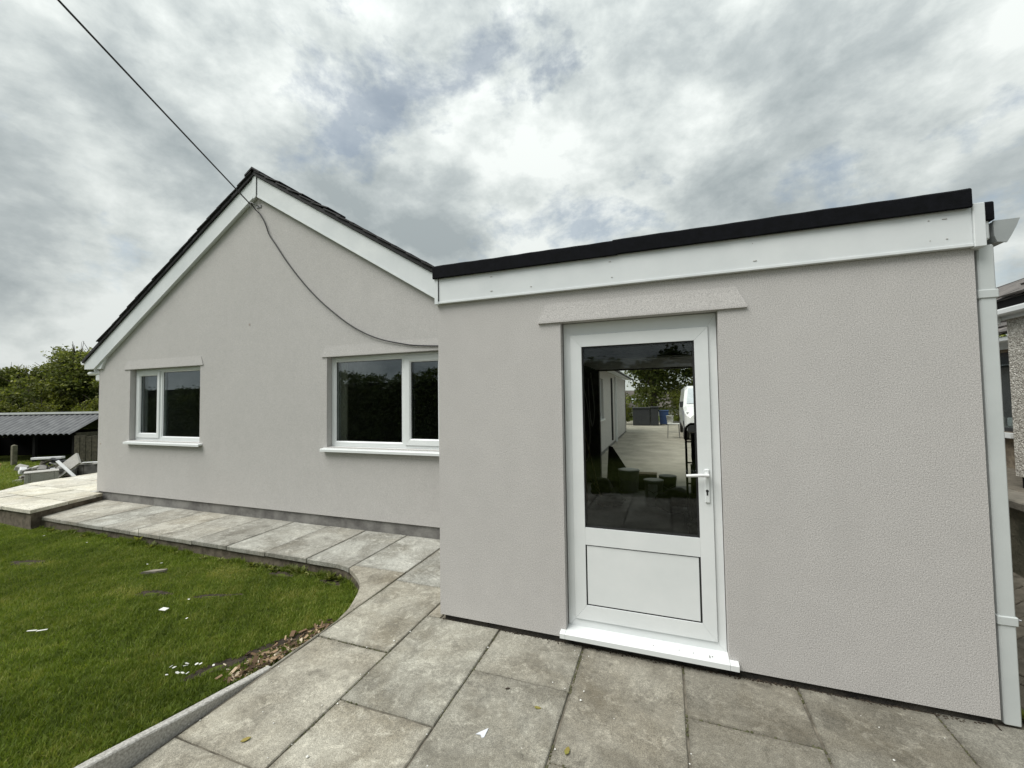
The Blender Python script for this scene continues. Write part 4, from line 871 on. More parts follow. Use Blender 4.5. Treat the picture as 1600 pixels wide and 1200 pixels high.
# hedge behind the camera, mirrored in the panes
hd = thing('hedge', 'tall dark garden hedge mirrored in the window panes', 'hedge', (-6, -8.6, 0))
n = 70000; hx = RNG.uniform(-36, 7, n); face = RNG.uniform(size=n)
hy = np.where(face < 0.7, -8.0+RNG.normal(0, 0.13, n), RNG.uniform(-9.3, -8.0, n)); top_ = 2.5+0.16*np.sin(hx*1.3)+0.12*np.sin(hx*3.7+1)+0.06*np.sin(hx*9.1)-0.45*(hx < -19)
hz = np.where(face < 0.7, RNG.uniform(-0.1, 1, n)*top_, top_+np.abs(RNG.normal(0, 0.12, n)))
me = leaf_mesh('foliage', np.stack([hx+6, hy+8.6, hz], 1), np.array([0, 0.6, 0.4]), 0.13, 'hedge'); o = bpy.data.objects.new('foliage', me); col.objects.link(o); o.parent = hd
MB().box(-36, 7, -9.2, -8.12, -0.2, 2.42).build('dark_core', 'black', hd)  # solid black core stands in for the shaded depth of the hedge
for k, (x, y, s, rz, lb) in enumerate(((-21.5, -9.5, 0.62, 0.3, 'leafy tree mirrored in the smaller window pane'), (-27, -13, 0.7, 1.9, 'tree behind the garden mirrored low in the smaller window'))):
    put_tree('broadleaf_tree', tdB, (x, y, -0.2), s, rz, lb)

# ------------------------------------------------------------------ shed, post, fence and rubble at the left
sh = thing('open_shed', 'low black open fronted shed with grey corrugated roof behind the lawn', 'shed', (-29, 8, -1.05))
A0 = Vector((-34.2, 6.02, 0)); A1 = Vector((-26.9, 8.69, 0)); U = (A1-A0).normalized(); V_ = Vector((-U.y, U.x, 0)); LEN = (A1-A0).length
def sp(u, v, z): return A0+U*u+V_*v+Vector((0, 0, z))
def sbox(mb, u0, u1, v0, v1, z0, z1):
    mb.add([sp(u0,v0,z0),sp(u1,v0,z0),sp(u1,v1,z0),sp(u0,v1,z0),sp(u0,v0,z1),sp(u1,v0,z1),sp(u1,v1,z1),sp(u0,v1,z1)], [(3,2,1,0),(4,5,6,7),(0,1,5,4),(1,2,6,5),(2,3,7,6),(3,0,4,7)]); return mb
nsheet = 9; sw_ = LEN/nsheet
for q in range(nsheet):
    mb = MB(); m_ = 40; zo = 0.004*(q % 2)
    for k in range(m_+1):
        u = q*sw_+k*(sw_+0.04)/m_; dz = 0.075*abs(math.cos(math.pi*u/0.27))-0.04
        for t, v in ((0, -0.25), (1, 1.5)): mb.v.append(tuple(sp(u, v, 0.30+t*0.92+dz+zo)))
    mb.f = [(2*k, 2*k+2, 2*k+3, 2*k+1) for k in range(m_)]; mb.sm = [True]*m_
    mb.build('roof_sheet', 'tin', sh)
sbox(MB(), -0.05, LEN+0.05, 1.36, 1.62, 1.235, 1.335).build('ridge_flashing', 'tinlight', sh)
mb = MB(); mb.add([sp(-0.0,1.5,1.2), sp(LEN,1.5,1.2), sp(LEN,3.2,0.35), sp(0,3.2,0.35)], [(0,1,2,3)]); mb.build('rear_roof', 'tin', sh)
sbox(MB(), 0, LEN, 3.0, 3.1, -1.25, 0.34).build('back_wall', 'black', sh)
sbox(MB(), -0.05, 0.03, 0.0, 2.99, -1.25, 0.42).build('end_wall', 'black', sh); 
for k in range(5): sbox(MB(), LEN-0.04, LEN+0.04, -0.02, 2.9, -1.2+k*0.31, -1.2+k*0.31+0.29).build('end_board', 'oldtimber', sh)
for u in (0.1, 2.9, 5.7, LEN-0.15): sbox(MB(), u-0.06, u+0.06, 0.0, 0.12, -1.25, 0.36).build('post', 'black', sh)
sbox(MB(), 0, LEN, -0.02, 0.05, 0.20, 0.30).build('eaves_rail', 'black', sh)
sbox(MB(), 0.03, LEN-0.05, 0.05, 3.0, -1.25, -1.12).build('floor', 'black', sh)
o = MB().prism([(-0.08,-0.08),(0.08,-0.08),(0.08,0.08),(-0.08,0.08)], -1.2, -0.16).add([(-0.08,-0.08,-0.16),(0.08,-0.08,-0.16),(0.08,0.08,-0.16),(-0.08,0.08,-0.16),(0,0,-0.10)], [(0,1,4),(1,2,4),(2,3,4),(3,0,4)])
o.v = [(x-28.3, y+7.15, z) for x, y, z in o.v]; o = o.build('concrete_post', 'stone'); tag(o, 'grey concrete fence post standing alone before the dark shed', 'post'); recentre(o, (-28.3, 7.15, -1.15))
fn = thing('board_fence', 'short weathered board fence between the shed and the bungalow corner', 'fence', (-25.0, 8.9, -1.1))
for k in range(4, 9):
    x = -26.3+k*0.27*0.93; y = 7.65+k*0.27*0.36
    mb = MB(); h = random.uniform(0.02, 0.10); mb.cbox(-0.115, 0.115, -0.012, 0.012, -1.2, 0.20+h, 0.004); mb.xf(Matrix.Translation((x, y, 0)) @ Matrix.Rotation(R(21), 4, 'Z')); mb.build('board', 'oldtimber', fn)
mb = MB(); mb.cbox(-0.1, 1.2, 0.014, 0.07, -0.05, 0.03, 0.004); mb.xf(Matrix.Translation((-25.3, 8.04, 0)) @ Matrix.Rotation(R(21), 4, 'Z')); mb.build('rail', 'oldtimber', fn)

def loose(name, label, cat, mat, loc, dims, rot, group=None, ch=0.005):
    o = MB().cbox(-dims[0]/2, dims[0]/2, -dims[1]/2, dims[1]/2, -dims[2]/2, dims[2]/2, ch).build(name, mat); o.location = loc; o.rotation_euler = [R(a) for a in rot]
    return tag(o, label, cat, group)
gz = float(lawn_z(-12.6, 2.0))
pb = thing('block_planter', 'square concrete block planter at the far edge of the cream terrace', 'planter', (-12.57, 2.05, gz)); pb.rotation_euler.z = R(-21)
mb = MB()
for (a, b, c, d) in ((-0.17, 0.17, -0.24, -0.18), (-0.17, 0.17, 0.18, 0.24), (0.11, 0.17, -0.179, 0.179), (-0.17, -0.11, -0.179, 0.179)): mb.cbox(a-12.57, b-12.57, c+2.05, d+2.05, gz-0.1, 0.235, 0.006)
mb.build('wall', 'kerb', pb); MB().cbox(-12.57-0.18, -12.57+0.18, 2.05-0.25, 2.05+0.25, 0.236, 0.262, 0.006).build('coping', 'kerb', pb)
MB().box(-12.57+0.171, -12.57+0.176, 2.05-0.16, 2.05-0.152, gz, 0.235).build('joint', 'plinth', pb)
gR = 'rubble beside the terrace'
def strip(name, label, cat, mat, a, b, w, t, roll=0, group=gR):
    a, b = Vector(a), Vector(b); d = b-a; ln = d.length
    o = MB().cbox(-ln/2, ln/2, -w/2, w/2, -t/2, t/2, min(0.004, t*0.3)).build(name, mat)
    o.matrix_world = Matrix.Translation((a+b)/2) @ d.to_track_quat('X', 'Z').to_matrix().to_4x4() @ Matrix.Rotation(R(roll), 4, 'X')
    return tag(o, label, cat, group)
strip('door_panel', 'broad white panel leaning on the rubble heap', 'panel', 'kerb', (-13.02, 2.36, 0.0), (-12.52, 2.62, 0.46), 0.30, 0.05, 65)
strip('plastic_trim', 'narrow white trim lying across the leaning panel', 'trim', 'white', (-12.76, 2.36, 0.42), (-12.32, 2.50, 0.03), 0.06, 0.03, 30)
strip('plastic_trim', 'white length of trim lying flat on top of the rubble', 'trim', 'white', (-13.95, 2.42, 0.42), (-13.30, 2.68, 0.44), 0.09, 0.05, 0)
lw_ = thing('low_block_wall', 'low dark block wall between the rubble and the bungalow', 'wall', (-12.5, 3.0, gz))
for k in range(3):
    mb = MB(); mb.cbox(-0.215, 0.215, -0.07, 0.07, gz-0.12, 0.27, 0.006); mb.xf(Matrix.Translation((-12.95+0.41*k, 2.78+0.157*k, 0)) @ Matrix.Rotation(R(21), 4, 'Z')); mb.build('block', 'plinth', lw_)
for k in range(4): strip('roof_batten', 'pale batten %s on the low dark block wall' % ('nearest the bungalow', 'second from the bungalow', 'third from the bungalow', 'nearest the rubble heap')[k], 'batten', 'white' if k % 2 else 'kerb', (-12.9+0.2*k, 2.66+0.1*k, 0.292+0.03*(k % 2)), (-12.5+0.2*k, 2.98+0.08*k, 0.295+0.03*(k % 2)), 0.06, 0.025, 0)
rub = [(-13.5, 2.5, 0.10, 0.34, 0.22, 0.2, 'plinth', 'broken grey block at the bottom of the rubble heap', 'block'), (-13.2, 2.55, 0.25, 0.36, 0.08, 0.06, 'oldtimber', 'dark broken board in the middle of the rubble heap', 'board'), (-13.6, 2.45, 0.28, 0.4, 0.09, 0.08, 'oldtimber', 'dark plank end at the left of the rubble heap', 'board'),
       (-13.35, 2.62, 0.36, 0.3, 0.1, 0.08, 'dkplastic', 'black pipe offcut on top of the rubble heap', 'pipe'), (-13.25, 2.38, 0.14, 0.17, 0.12, 0.1, 'white', 'small white lump at the foot of the rubble heap', 'rubble'), (-13.8, 2.3, 0.0, 0.24, 0.16, 0.1, 'kerb', 'pale stone lying left of the block planter', 'stone'),
       (-13.75, 2.15, -0.05, 0.18, 0.14, 0.1, 'kerb', 'smaller pale stone lying in the grass by the planter', 'stone'), (-12.75, 2.65, 0.12, 0.5, 0.05, 0.2, 'plinth', 'grey slate sheet tucked under the leaning panel', 'slate'), (-13.05, 2.75, 0.28, 0.4, 0.1, 0.07, 'oldtimber', 'dark offcut between the panel and the block wall', 'board')]
for q, wd in enumerate(('lowest', 'second lowest', 'third', 'fourth', 'fifth', 'sixth', 'second highest', 'highest')):
    rub.append((-13.75+0.1*q+random.uniform(-.1, .1), 2.38+random.uniform(-.05, .2), 0.06+0.045*q, random.uniform(0.2, 0.5), random.uniform(0.03, 0.07), random.uniform(0.02, 0.05), ('oldtimber', 'kerb', 'black', 'oldtimber')[q % 4], wd+' thin stick counted upwards in the rubble heap', 'stick'))
for q, wd in enumerate(('first', 'second', 'third', 'fourth', 'fifth', 'sixth', 'seventh', 'eighth', 'ninth', 'tenth')):
    rub.append((-13.95+0.14*q+random.uniform(-.06, .06), 2.22+random.uniform(-.05, .25), 0.06+random.uniform(0, 0.22), random.uniform(0.12, 0.26), random.uniform(0.08, 0.16), random.uniform(0.06, 0.12), ('kerb', 'plinth', 'white', 'plinth', 'brick')[q % 5], wd+' broken lump counted from the left of the rubble heap', 'lump'))
for k, (x, y, z, a, b, c, m_, lb, ct) in enumerate(rub):
    loose('broken_'+ct if ct in ('block', 'board') else ct, lb, ct, m_, (x, y, z), (a, b, c), (random.uniform(-18, 18), random.uniform(-22, 22), random.uniform(-50, 60)), gR, 0.012)
o = MB().prism([(-13.95, 2.2), (-13.0, 2.2), (-12.7, 2.75), (-13.3, 2.95), (-14.0, 2.8)], gz-0.2, 0.05).build('rubble_heap', 'soil'); o['kind'] = 'stuff'; tag(o, 'dark earth and crumbs under the rubble heap', 'rubble')
for k in range(3): strip('timber_plank', ('lowest yellow plank at the left picture edge', 'middle yellow plank at the left picture edge', 'topmost yellow plank at the left picture edge')[k], 'plank', 'yellowwood', (-19.9, 3.0+0.05*k, -0.22+0.07*k), (-18.55-0.1*k, 3.4+0.05*k, -0.22+0.07*k), 0.14, 0.05, 0, 'planks at the left edge')

# ------------------------------------------------------------------ neighbour on the right
nb_ = thing('neighbour_house', 'pebbledashed neighbouring house with slate roof behind the downpipe', 'house', (5.5, 3, 0.7))
MB().box(3.4, 8.5, -3.2, 3.04, 0.78, 2.46).build('wall', 'pebble', nb_); MB().box(3.43, 8.45, -3.1, 3.01, 0.4, 0.7795).build('plinth', 'black', nb_)
mb = MB(); wall_holes(mb, 3.0405, 10.0, 0.4, 2.30, [(4.35, 5.6, 1.12, 2.17)], 4.2, 4.45, 'y'); mb.build('wall', 'brick', nb_)
MB().box(4.451, 9.5, 9.75, 10.0, 0.4, 2.3).build('wall', 'brick', nb_)
MB().box(5.5, 5.6, 3.1, 9.7, 0.4, 2.29).build('room_wall', 'plaster', nb_)
mb = MB(); mb.box(4.29, 4.35, 4.35, 5.6, 1.12, 1.17); mb.box(4.29, 4.35, 4.35, 5.6, 2.12, 2.17)
for y in (4.35, 4.95, 5.54): mb.box(4.291, 4.349, y, y+0.06, 1.1705, 2.1195)
nw = mb.build('window', 'dkplastic', nb_); MB().box(4.31, 4.33, 4.38, 5.57, 1.15, 2.14).build('pane', 'glass', nw); MB().box(4.1, 4.34, 4.28, 5.65, 1.06, 1.118).build('sill', 'upvc', nw)
for k in range(5): loose('jar', ('first', 'second', 'third', 'fourth', 'fifth')[k]+' pale jar from the right on the neighbour window ledge', 'jar', 'tublid' if k % 2 else 'paper', (4.47, 4.55+k*0.17, 1.16+0.07), (0.06, 0.06, 0.13), (0, 0, 10*k), 'jars on the neighbour window ledge', 0.012)
MB().box(4.46, 4.6, 4.4, 5.5, 1.13, 1.16).build('window_board', 'white', nb_)
# roofs: hipped near wing, lower far wing, slate courses as pieces
def slates(parent, A, B, Cc, D, courses, per, th=0.02):
    """courses of slates over the quad A(eaves start) B(eaves end) C(top end) D(top start)"""
    A, B, Cc, D = map(Vector, (A, B, Cc, D)); nrm = (B-A).cross(D-A).normalized()
    if nrm.z < 0: nrm = -nrm
    for r in range(courses):
        t0, t1 = r/courses, min(1, (r+1.25)/courses); off = 0.5*(r % 2)
        for c in range(per+1):
            s0, s1 = max(0, (c-off)/per), min(1, (c+1-off)/per)
            if s1-s0 < 0.02: continue
            s0 += 0.003; s1 -= 0.003
            P = lambda s, t: A.lerp(B, s).lerp(D.lerp(Cc, s), t)
            lift = nrm*(th*1.5); j = random.uniform(0, 0.006)
            v = [P(s0,t0)+lift+nrm*j, P(s1,t0)+lift+nrm*j, P(s1,t1)+nrm*0.004, P(s0,t1)+nrm*0.004]
            mb = MB(); mb.add(v+[q-nrm*th for q in v], [(0,1,2,3),(7,6,5,4),(0,4,5,1),(1,5,6,2),(2,6,7,3),(3,7,4,0)]); mb.fix = True; mb.build('slate', 'nslate', parent)
mb = MB(); e0 = 2.52
mb.add([(3.30,-3.5,e0+.07),(8.8,-3.5,e0+.07),(8.8,3.14,e0+.07),(3.30,3.14,e0+.07),(5.96,-0.7,4.2),(5.96,0.5,4.2)], [(0,3,5,4),(3,2,5),(2,1,4,5),(1,0,4),(0,1,2,3)]); mb.fix = True; nr = mb.build('roof', 'nslate', nb_)
slates(nr, (3.28,3.16,e0+.08), (3.28,0.6,e0+.08), (4.9,0.5,3.60), (4.9,1.52,3.60), 8, 9)
mb = MB(); mb.add([(3.98,3.05,2.36),(3.98,10.2,2.36),(6.8,10.2,3.9),(6.8,3.05,3.9)], [(0,1,2,3)]); nr2 = mb.build('roof', 'nslate', nb_)
slates(nr2, (3.95,3.06,2.36), (3.95,6.5,2.36), (5.6,6.5,3.26), (5.6,3.06,3.26), 8, 12)
mb = MB(); mb.box(3.36, 3.40, -3.3, 3.1, 2.40, 2.50); mb.build('fascia', 'upvc', nb_)
MB().cbox(3.28, 3.358, -3.5, 3.16, 2.435, 2.505, 0.015).build('gutter', 'upvc', nb_)
MB().box(3.30, 3.357, 3.04, 3.10, 2.36, 2.434).build('gutter_outlet', 'upvc', nb_)
MB().box(3.305, 3.358, -3.48, 3.12, 2.508, 2.588).build('eaves_shadow_strip', 'black', nb_)  # black strip painted in for the shadow under the eaves
MB().cbox(3.98, 4.10, 3.05, 10.1, 2.27, 2.335, 0.015).build('gutter', 'upvc', nb_); MB().box(4.16, 4.198, 3.05, 10.0, 2.20, 2.298).build('fascia', 'upvc', nb_)
o = MB().tube([(5.96, 0.5, 3.75), (6.713, 9.0, 3.86), (7.6, 19, 4.3)], 0.006, 6).build('telephone_wire', 'cable'); tag(o, 'thin telephone wire crossing the sky above the neighbouring roof', 'wire'); recentre(o, (6.7, 9, 3.86))
rw = thing('retaining_wall', 'mossy low retaining wall with stone coping beside the alley', 'wall', (2.75, 2, 0))
MB().box(2.72, 2.92, -3.0, 9.0, -0.2, 0.68).build('wall', 'stone', rw)
y = -3.0
while y < 7.0:
    l_ = random.uniform(0.42, 0.62); MB().cbox(2.665, 2.96, y+0.006, y+l_-0.006, 0.681, 0.752+random.uniform(0, 0.008), 0.012).build('coping_stone', 'coping', rw); y += l_
mb = MB(); mb.add([(2.9,-3.2,0.66),(9.0,-3.2,0.66),(9.0,10,0.66),(2.9,10,0.66)], [(0,1,2,3)]); struct(mb.build('upper_yard', 'paver'))
mb = MB(); mb.add([(1.515,0.045,-0.025),(2.72,0.045,0.11),(2.72,5.2,0.17),(1.515,5.2,0.05)], [(0,1,2,3)]); alley = struct(mb.build('alley', 'dirt'))
o = MB().prism([(1.62, -0.2), (2.715, -0.2), (2.715, 0.112), (1.62, -0.012)], 0.036, 0.0445, 'y').build('alley_riser', 'haunch'); o.parent = alley
def alz(x, y): return -0.025+(x-1.515)/1.205*(0.135)+(y-0.045)*0.0148
mbp = MB().cbox(-0.098, 0.098, -0.048, 0.048, -0.04, 0.008, 0.005); proto = mbp.build('paver', 'paver'); first = True
for i in range(-40, 60):
    for j in range(-40, 60):
        lx, ly = i*0.204+(0.102 if j % 2 else 0), j*0.104
        x = 2.1+(lx*math.cos(R(38))-ly*math.sin(R(38))); y = 2.0+(lx*math.sin(R(38))+ly*math.cos(R(38)))
        if 1.62 < x < 2.66 and 0.12 < y < 4.6:
            if first: o = proto; first = False
            else: o = proto.copy(); col.objects.link(o)
            o.location = (x, y, alz(x, y)+0.006+random.uniform(-0.003, 0.004)); o.rotation_euler = (random.gauss(0, 0.02), random.gauss(0.0, 0.02)-0.11, R(38)+random.gauss(0, 0.015)); o.parent = alley

# ------------------------------------------------------------------ grass
def in_lawn(x, y):
    lim = np.where(x > -2.42, -9, np.where(x > -3.16, np.interp(x, [-3.16,-3.04,-2.945,-2.875,-2.80,-2.72,-2.64,-2.565,-2.515,-2.455,-2.42], [0.57,0.55,0.52,0.475,0.425,0.37,0.305,0.215,0.13,0.0,-0.20]), 0.575))
    lim = np.where(x < -8.64, 0.44, lim)
    return (y < lim-0.012) & (x < -2.425)
soil = [(-6.85, -0.25, 0.17, 0.07, 0.3), (-4.5, -0.30, 0.13, 0.055, 0.35), (-4.35, -0.27, 0.06, 0.03, 0.35), (-3.93, -0.15, 0.16, 0.035, 0.5), (-3.72, -0.05, 0.06, 0.025, 0.5), (-5.1, 0.03, 0.14, 0.04, 0.35), (-3.75, 0.44, 0.14, 0.05, 0.0), (-3.1, 0.45, 0.12, 0.05, -0.1), (-2.62, -0.62, 0.26, 0.06, 1.35), (-2.72, -0.92, 0.16, 0.05, 1.35), (-2.56, -0.35, 0.2, 0.04, 1.3)]
def soil_mask(x, y):
    m = np.zeros_like(x, bool)
    for (cx, cy, a, b, r) in soil:
        dx, dy = x-cx, y-cy; u = dx*math.cos(r)+dy*math.sin(r); v = -dx*math.sin(r)+dy*math.cos(r)
        m |= (u/a)**2+(v/b)**2 < 1+0.5*np.sin(9*np.arctan2(v, u)+cx)
    return m
def blades(name, x, y, hmin, hmax, wid, tint):
    n = len(x); z = lawn_z(x, y)-0.004
    h = RNG.uniform(hmin, hmax, n); a = RNG.uniform(0, 2*np.pi, n); ln = h*RNG.uniform(0.15, 0.95, n); b = RNG.uniform(0, 2*np.pi, n)
    wv = wid*RNG.uniform(0.6, 1.3, n)
    base = np.stack([x, y, z], 1); wd = np.stack([np.cos(a), np.sin(a), 0*a], 1)*wv[:, None]/2; lean = np.stack([np.cos(b)*ln, np.sin(b)*ln, h], 1)
    mid = base+lean*np.array([0.35, 0.35, 0.62])
    V = np.stack([base-wd, base+wd, mid+wd*0.85, mid-wd*0.85, base+lean], 1).reshape(-1, 3)
    me = bpy.data.meshes.new(name); me.vertices.add(5*n); me.vertices.foreach_set('co', V.ravel())
    i0 = np.arange(n)*5; loops = np.stack([i0, i0+1, i0+2, i0+3, i0+3, i0+2, i0+4], 1).ravel()
    me.loops.add(7*n); me.loops.foreach_set('vertex_index', loops); me.polygons.add(2*n)
    st = np.stack([np.arange(n)*7, np.arange(n)*7+4], 1).ravel(); me.polygons.foreach_set('loop_start', st); me.polygons.foreach_set('loop_total', np.tile([4, 3], n))
    at = me.attributes.new('tint', 'FLOAT', 'FACE'); at.data.foreach_set('value', np.repeat(np.clip(tint, 0, 1), 2).astype(np.float32))
    me.materials.append(MT['grass']); me.update(); me.validate()
    o = bpy.data.objects.new(name, me); col.objects.link(o); o['kind'] = 'stuff'; return o
def fbm(x, y, s):
    return (np.sin(x*s+1.3*np.sin(y*s*0.7))*np.sin(y*s*1.1+1.7*np.sin(x*s*0.6+2))+0.5*np.sin(x*s*2.3+y*s*1.9)+0.5*np.sin(x*s*3.7-y*s*2.7+1.1))/2
def sample(n, x0, x1, y0, y1, power):
    u = RNG.uniform(size=n)**power; x = x1-(x1-x0)*u; y = RNG.uniform(y0, y1, n); return x, y
x, y = sample(330000, -9.6, -2.425, -2.15, 0.575, 1.35)
k = in_lawn(x, y) & ~soil_mask(x, y) & (RNG.uniform(size=len(x)) < 0.80+0.35*fbm(x, y, 7.0)); x, y = x[k], y[k]
tint = 0.45+0.17*fbm(x, y, 2.6)+0.22*fbm(x, y, 12)+0.14*fbm(x+3, y, 31)+RNG.normal(0, 0.16, len(x))
for (cx, cy, r) in ((-4.4, 0.33, 0.30), (-4.75, -0.34, 0.22), (-6.6, -0.2, 0.25), (-3.3, 0.1, 0.2), (-5.6, -0.9, 0.2)):
    tint += 0.55*np.exp(-((x-cx)**2+(y-cy)**2*4)/r**2)*(RNG.uniform(size=len(x)) < 0.6)
o = blades('lawn_grass', x, y, 0.015, 0.038, 0.0046, tint); tag(o, 'short mown green grass of the front lawn', 'grass')
x, y = sample(60000, -9.6, -2.43, -5.5, -2.1, 1.0); k = in_lawn(x, y); x, y = x[k], y[k]
o = blades('lawn_grass', x, y, 0.02, 0.05, 0.008, 0.45+RNG.normal(0, 0.17, len(x))); tag(o, 'short grass of the lawn behind the photographer', 'grass')
x = RNG.uniform(-30, -11.9, 90000); y = RNG.uniform(-3, 9, 90000); k = (y < 8.2) & (y > (x+30)*0.0-3) & ~((x > -14.0) & (y > 2.1)); x, y = x[k], y[k]
o = blades('lawn_grass', x, y, 0.03, 0.09, 0.018, 0.62+0.14*fbm(x, y, 0.9)+RNG.normal(0, 0.16, len(x))); tag(o, 'bright green grass of the far lawn beyond the terrace', 'grass')
# taller tufts along the path edge
xs = RNG.uniform(-8.6, -2.6, 9000); ys_ = np.where(xs > -2.95, np.interp(xs, [-2.95,-2.72,-2.6], [0.55, 0.34, 0.22]), 0.572)-np.abs(RNG.normal(0, 0.035, 9000))-0.01
k = in_lawn(xs, ys_) & (fbm(xs, ys_*0, 4.1)+0.25*fbm(xs, ys_*0, 13) > 0.05); xs, ys_ = xs[k], ys_[k]
o = blades('edge_grass', xs, ys_, 0.025, 0.075, 0.005, 0.4+RNG.normal(0, 0.18, len(xs))); tag(o, 'longer unmown grass along the path edge', 'grass')
xs = -13.4+RNG.normal(0, 0.5, 3500); ys_ = 1.6+RNG.normal(0, 0.25, 3500); o = blades('rough_grass', xs, ys_, 0.08, 0.28, 0.012, 0.6+RNG.normal(0, 0.15, 3500)); tag(o, 'tall rough grass tuft beside the block planter', 'grass')
# soil in the bare patches
for (cx, cy, a, b, r) in soil:
    mb = MB(); n = 18; vs = [(cx, cy, float(lawn_z(cx, cy))-0.004)]
    for q in range(n):
        t = 2*math.pi*q/n; rr = 1.15*(1+0.15*math.sin(3*t+cx)); x = cx+rr*(a*math.cos(t)*math.cos(r)-b*math.sin(t)*math.sin(r)); y = cy+rr*(a*math.cos(t)*math.sin(r)+b*math.sin(t)*math.cos(r)); vs.append((x, y, float(lawn_z(x, y))+0.006))
    mb.add(vs, [(0, q+1, (q+1) % n+1) for q in range(n)], True); o = mb.build('soil_patch', 'soil'); o['kind'] = 'structure'
# wood chips by the edging
def chip_mat():
    m, t, b = new_mat('wood_chip_mix'); at = N(t, 'ShaderNodeAttribute', attribute_name='tint')
    L(t, ramp(t, at.outputs['Fac'], [(0.0, (0.045, 0.027, 0.015)), (0.55, (0.16, 0.10, 0.055)), (0.85, (0.36, 0.26, 0.16)), (1.0, (0.62, 0.54, 0.42))]), b.inputs['Base Color']); b.inputs['Roughness'].default_value = 0.9; return m
MT['chipmix'] = chip_mat()
mb = MB(); ct_ = []
for q in range(620):
    t = random.random(); y = -1.02+0.86*t; xe = np.interp(y, [-1.1,-0.83,-0.44,-0.26,-0.09], [-2.42,-2.42,-2.40,-2.42,-2.46]); x = xe-abs(random.gauss(0, 0.085*(1.15-0.6*abs(t-0.45)*1.4)))-0.012
    z = float(lawn_z(x, y))+random.uniform(0.004, 0.03); s = random.uniform(0.005, 0.012) if random.random() < 0.7 else random.uniform(0.014, 0.03); M_ = Matrix.Translation((x, y, z)) @ Matrix.Rotation(random.uniform(0, 6.3), 4, 'Z') @ Matrix.Rotation(random.gauss(0, 0.5), 4, 'X') @ Matrix.Rotation(random.gauss(0, 0.4), 4, 'Y')
    b = MB(); b.box(-s, s, -s*random.uniform(0.2, 0.6), s*random.uniform(0.15, 0.45), -0.0018, 0.0018); b.xf(M_); mb.add(b.v, b.f); ct_ += [random.random()**1.5]*6
o = mb.build('wood_chips', 'chipmix'); at = o.data.attributes.new('tint', 'FLOAT', 'FACE'); at.data.foreach_set('value', ct_); o['kind'] = 'stuff'; tag(o, 'scatter of brown and pale wood chips along the edging', 'wood chips')
# small scraps on lawn and paving
def scrap(name, label, cat, mat, poly, loc, rz, th=0.003, tilt=(0, 0), group=None):
    o = MB().prism(poly, 0, th).build(name, mat); o.location = loc; o.rotation_euler = (tilt[0], tilt[1], rz); return tag(o, label, cat, group)
lz = lambda x, y, d=0.03: (x, y, float(lawn_z(x, y))+d)
scrap('paper_scrap', 'large white paper scrap lying in the middle of the lawn', 'scrap', 'petal', [(-0.03,-0.014),(0.03,-0.02),(0.036,0.016),(-0.02,0.022)], lz(-3.94, -0.52, 0.034), 0.3, 0.004, (0.1, 0.05))
scrap('pale_stone', 'long pale flat stone in the lawn near the path', 'stone', 'coping', [(-0.11,-0.02),(0.02,-0.03),(0.10,-0.005),(0.11,0.02),(-0.02,0.03)], lz(-5.08, 0.04, 0.012), 0.55, 0.02)
for k, (x, y, rz) in enumerate(((-4.42, -1.10, 0.5), (-4.36, -1.07, 0.7))): scrap('plastic_strip', ('left', 'right')[k]+' piece of a thin white strip at the left of the lawn', 'scrap', 'petal', [(-0.03,-0.006),(0.03,-0.006),(0.03,0.006),(-0.03,0.006)], lz(x, y, 0.036), rz)
pet = [(-2.86,-1.00),(-2.84,-1.02),(-2.80,-0.98),(-2.78,-0.97),(-2.91,-1.06),(-2.88,-1.06),(-2.80,-1.09),(-2.77,-1.08),(-2.83,-1.13),(-2.74,-1.07),(-2.69,-0.95)]
for (x, y) in pet: scrap('petal', 'fallen white petal in the grass beside the edging', 'petal', 'petal', [(-0.012,-0.005),(0.005,-0.007),(0.012,0.002),(0.003,0.007),(-0.009,0.005)], lz(x, y, 0.04), random.uniform(0, 6), 0.0025, (random.gauss(0, .3), random.gauss(0, .3)), 'white petals by the edging')
for (x, y) in ((-5.35, 0.12), (-5.25, 0.2), (-3.95, -0.32), (-3.6, -0.55), (-6.9, 0.3), (-7.9, 0.3)): scrap('petal', 'fallen white petal scattered on the open lawn', 'petal', 'petal', [(-0.011,-0.005),(0.008,-0.006),(0.011,0.003),(-0.006,0.006)], lz(x, y, 0.038), random.uniform(0, 6), 0.0025, (0, 0), 'white petals on the open lawn')
scrap('plastic_scrap', 'pale blue white triangular scrap on the paving', 'scrap', 'paper', [(-0.032,-0.016),(-0.008,-0.012),(0.004,-0.026),(0.013,-0.020),(0.018,0.036)], (-0.885, -0.855, KS*-0.855+0.002), 0.1, 0.004, (0.05, 0.1))
def leafpoly(s): return [(-s, 0), (-s*0.4, s*0.42), (s*0.5, s*0.36), (s*1.1, 0), (s*0.5, -s*0.36), (-s*0.4, -s*0.42)]
scrap('fallen_leaf', 'yellow green leaf on the paving nearest the camera', 'leaf', 'leafy', leafpoly(0.026), (-0.468, -0.82, -0.008), 1.5, 0.003, (0.15, 0.1), 'fallen leaves on the paving')
scrap('fallen_leaf', 'smaller yellow green leaf on the paving in front of the wall', 'leaf', 'leafy', leafpoly(0.018), (-0.675, -0.61, -0.005), 0.3, 0.003, (0.1, 0.2), 'fallen leaves on the paving')
scrap('fallen_leaf', 'yellowish leaf lying on the slab beside the edging', 'leaf', 'leafy', leafpoly(0.022), (-1.98, -1.27, -0.014), 1.0, 0.003, (0.2, 0.0), 'fallen leaves on the paving')
scrap('fallen_leaf', 'small dark leaf near the half slab in front of the wall', 'leaf', 'soil', leafpoly(0.013), (-0.878, -0.528, -0.004), 0.5, 0.003, (0, 0), 'fallen leaves on the paving')
mb = MB()
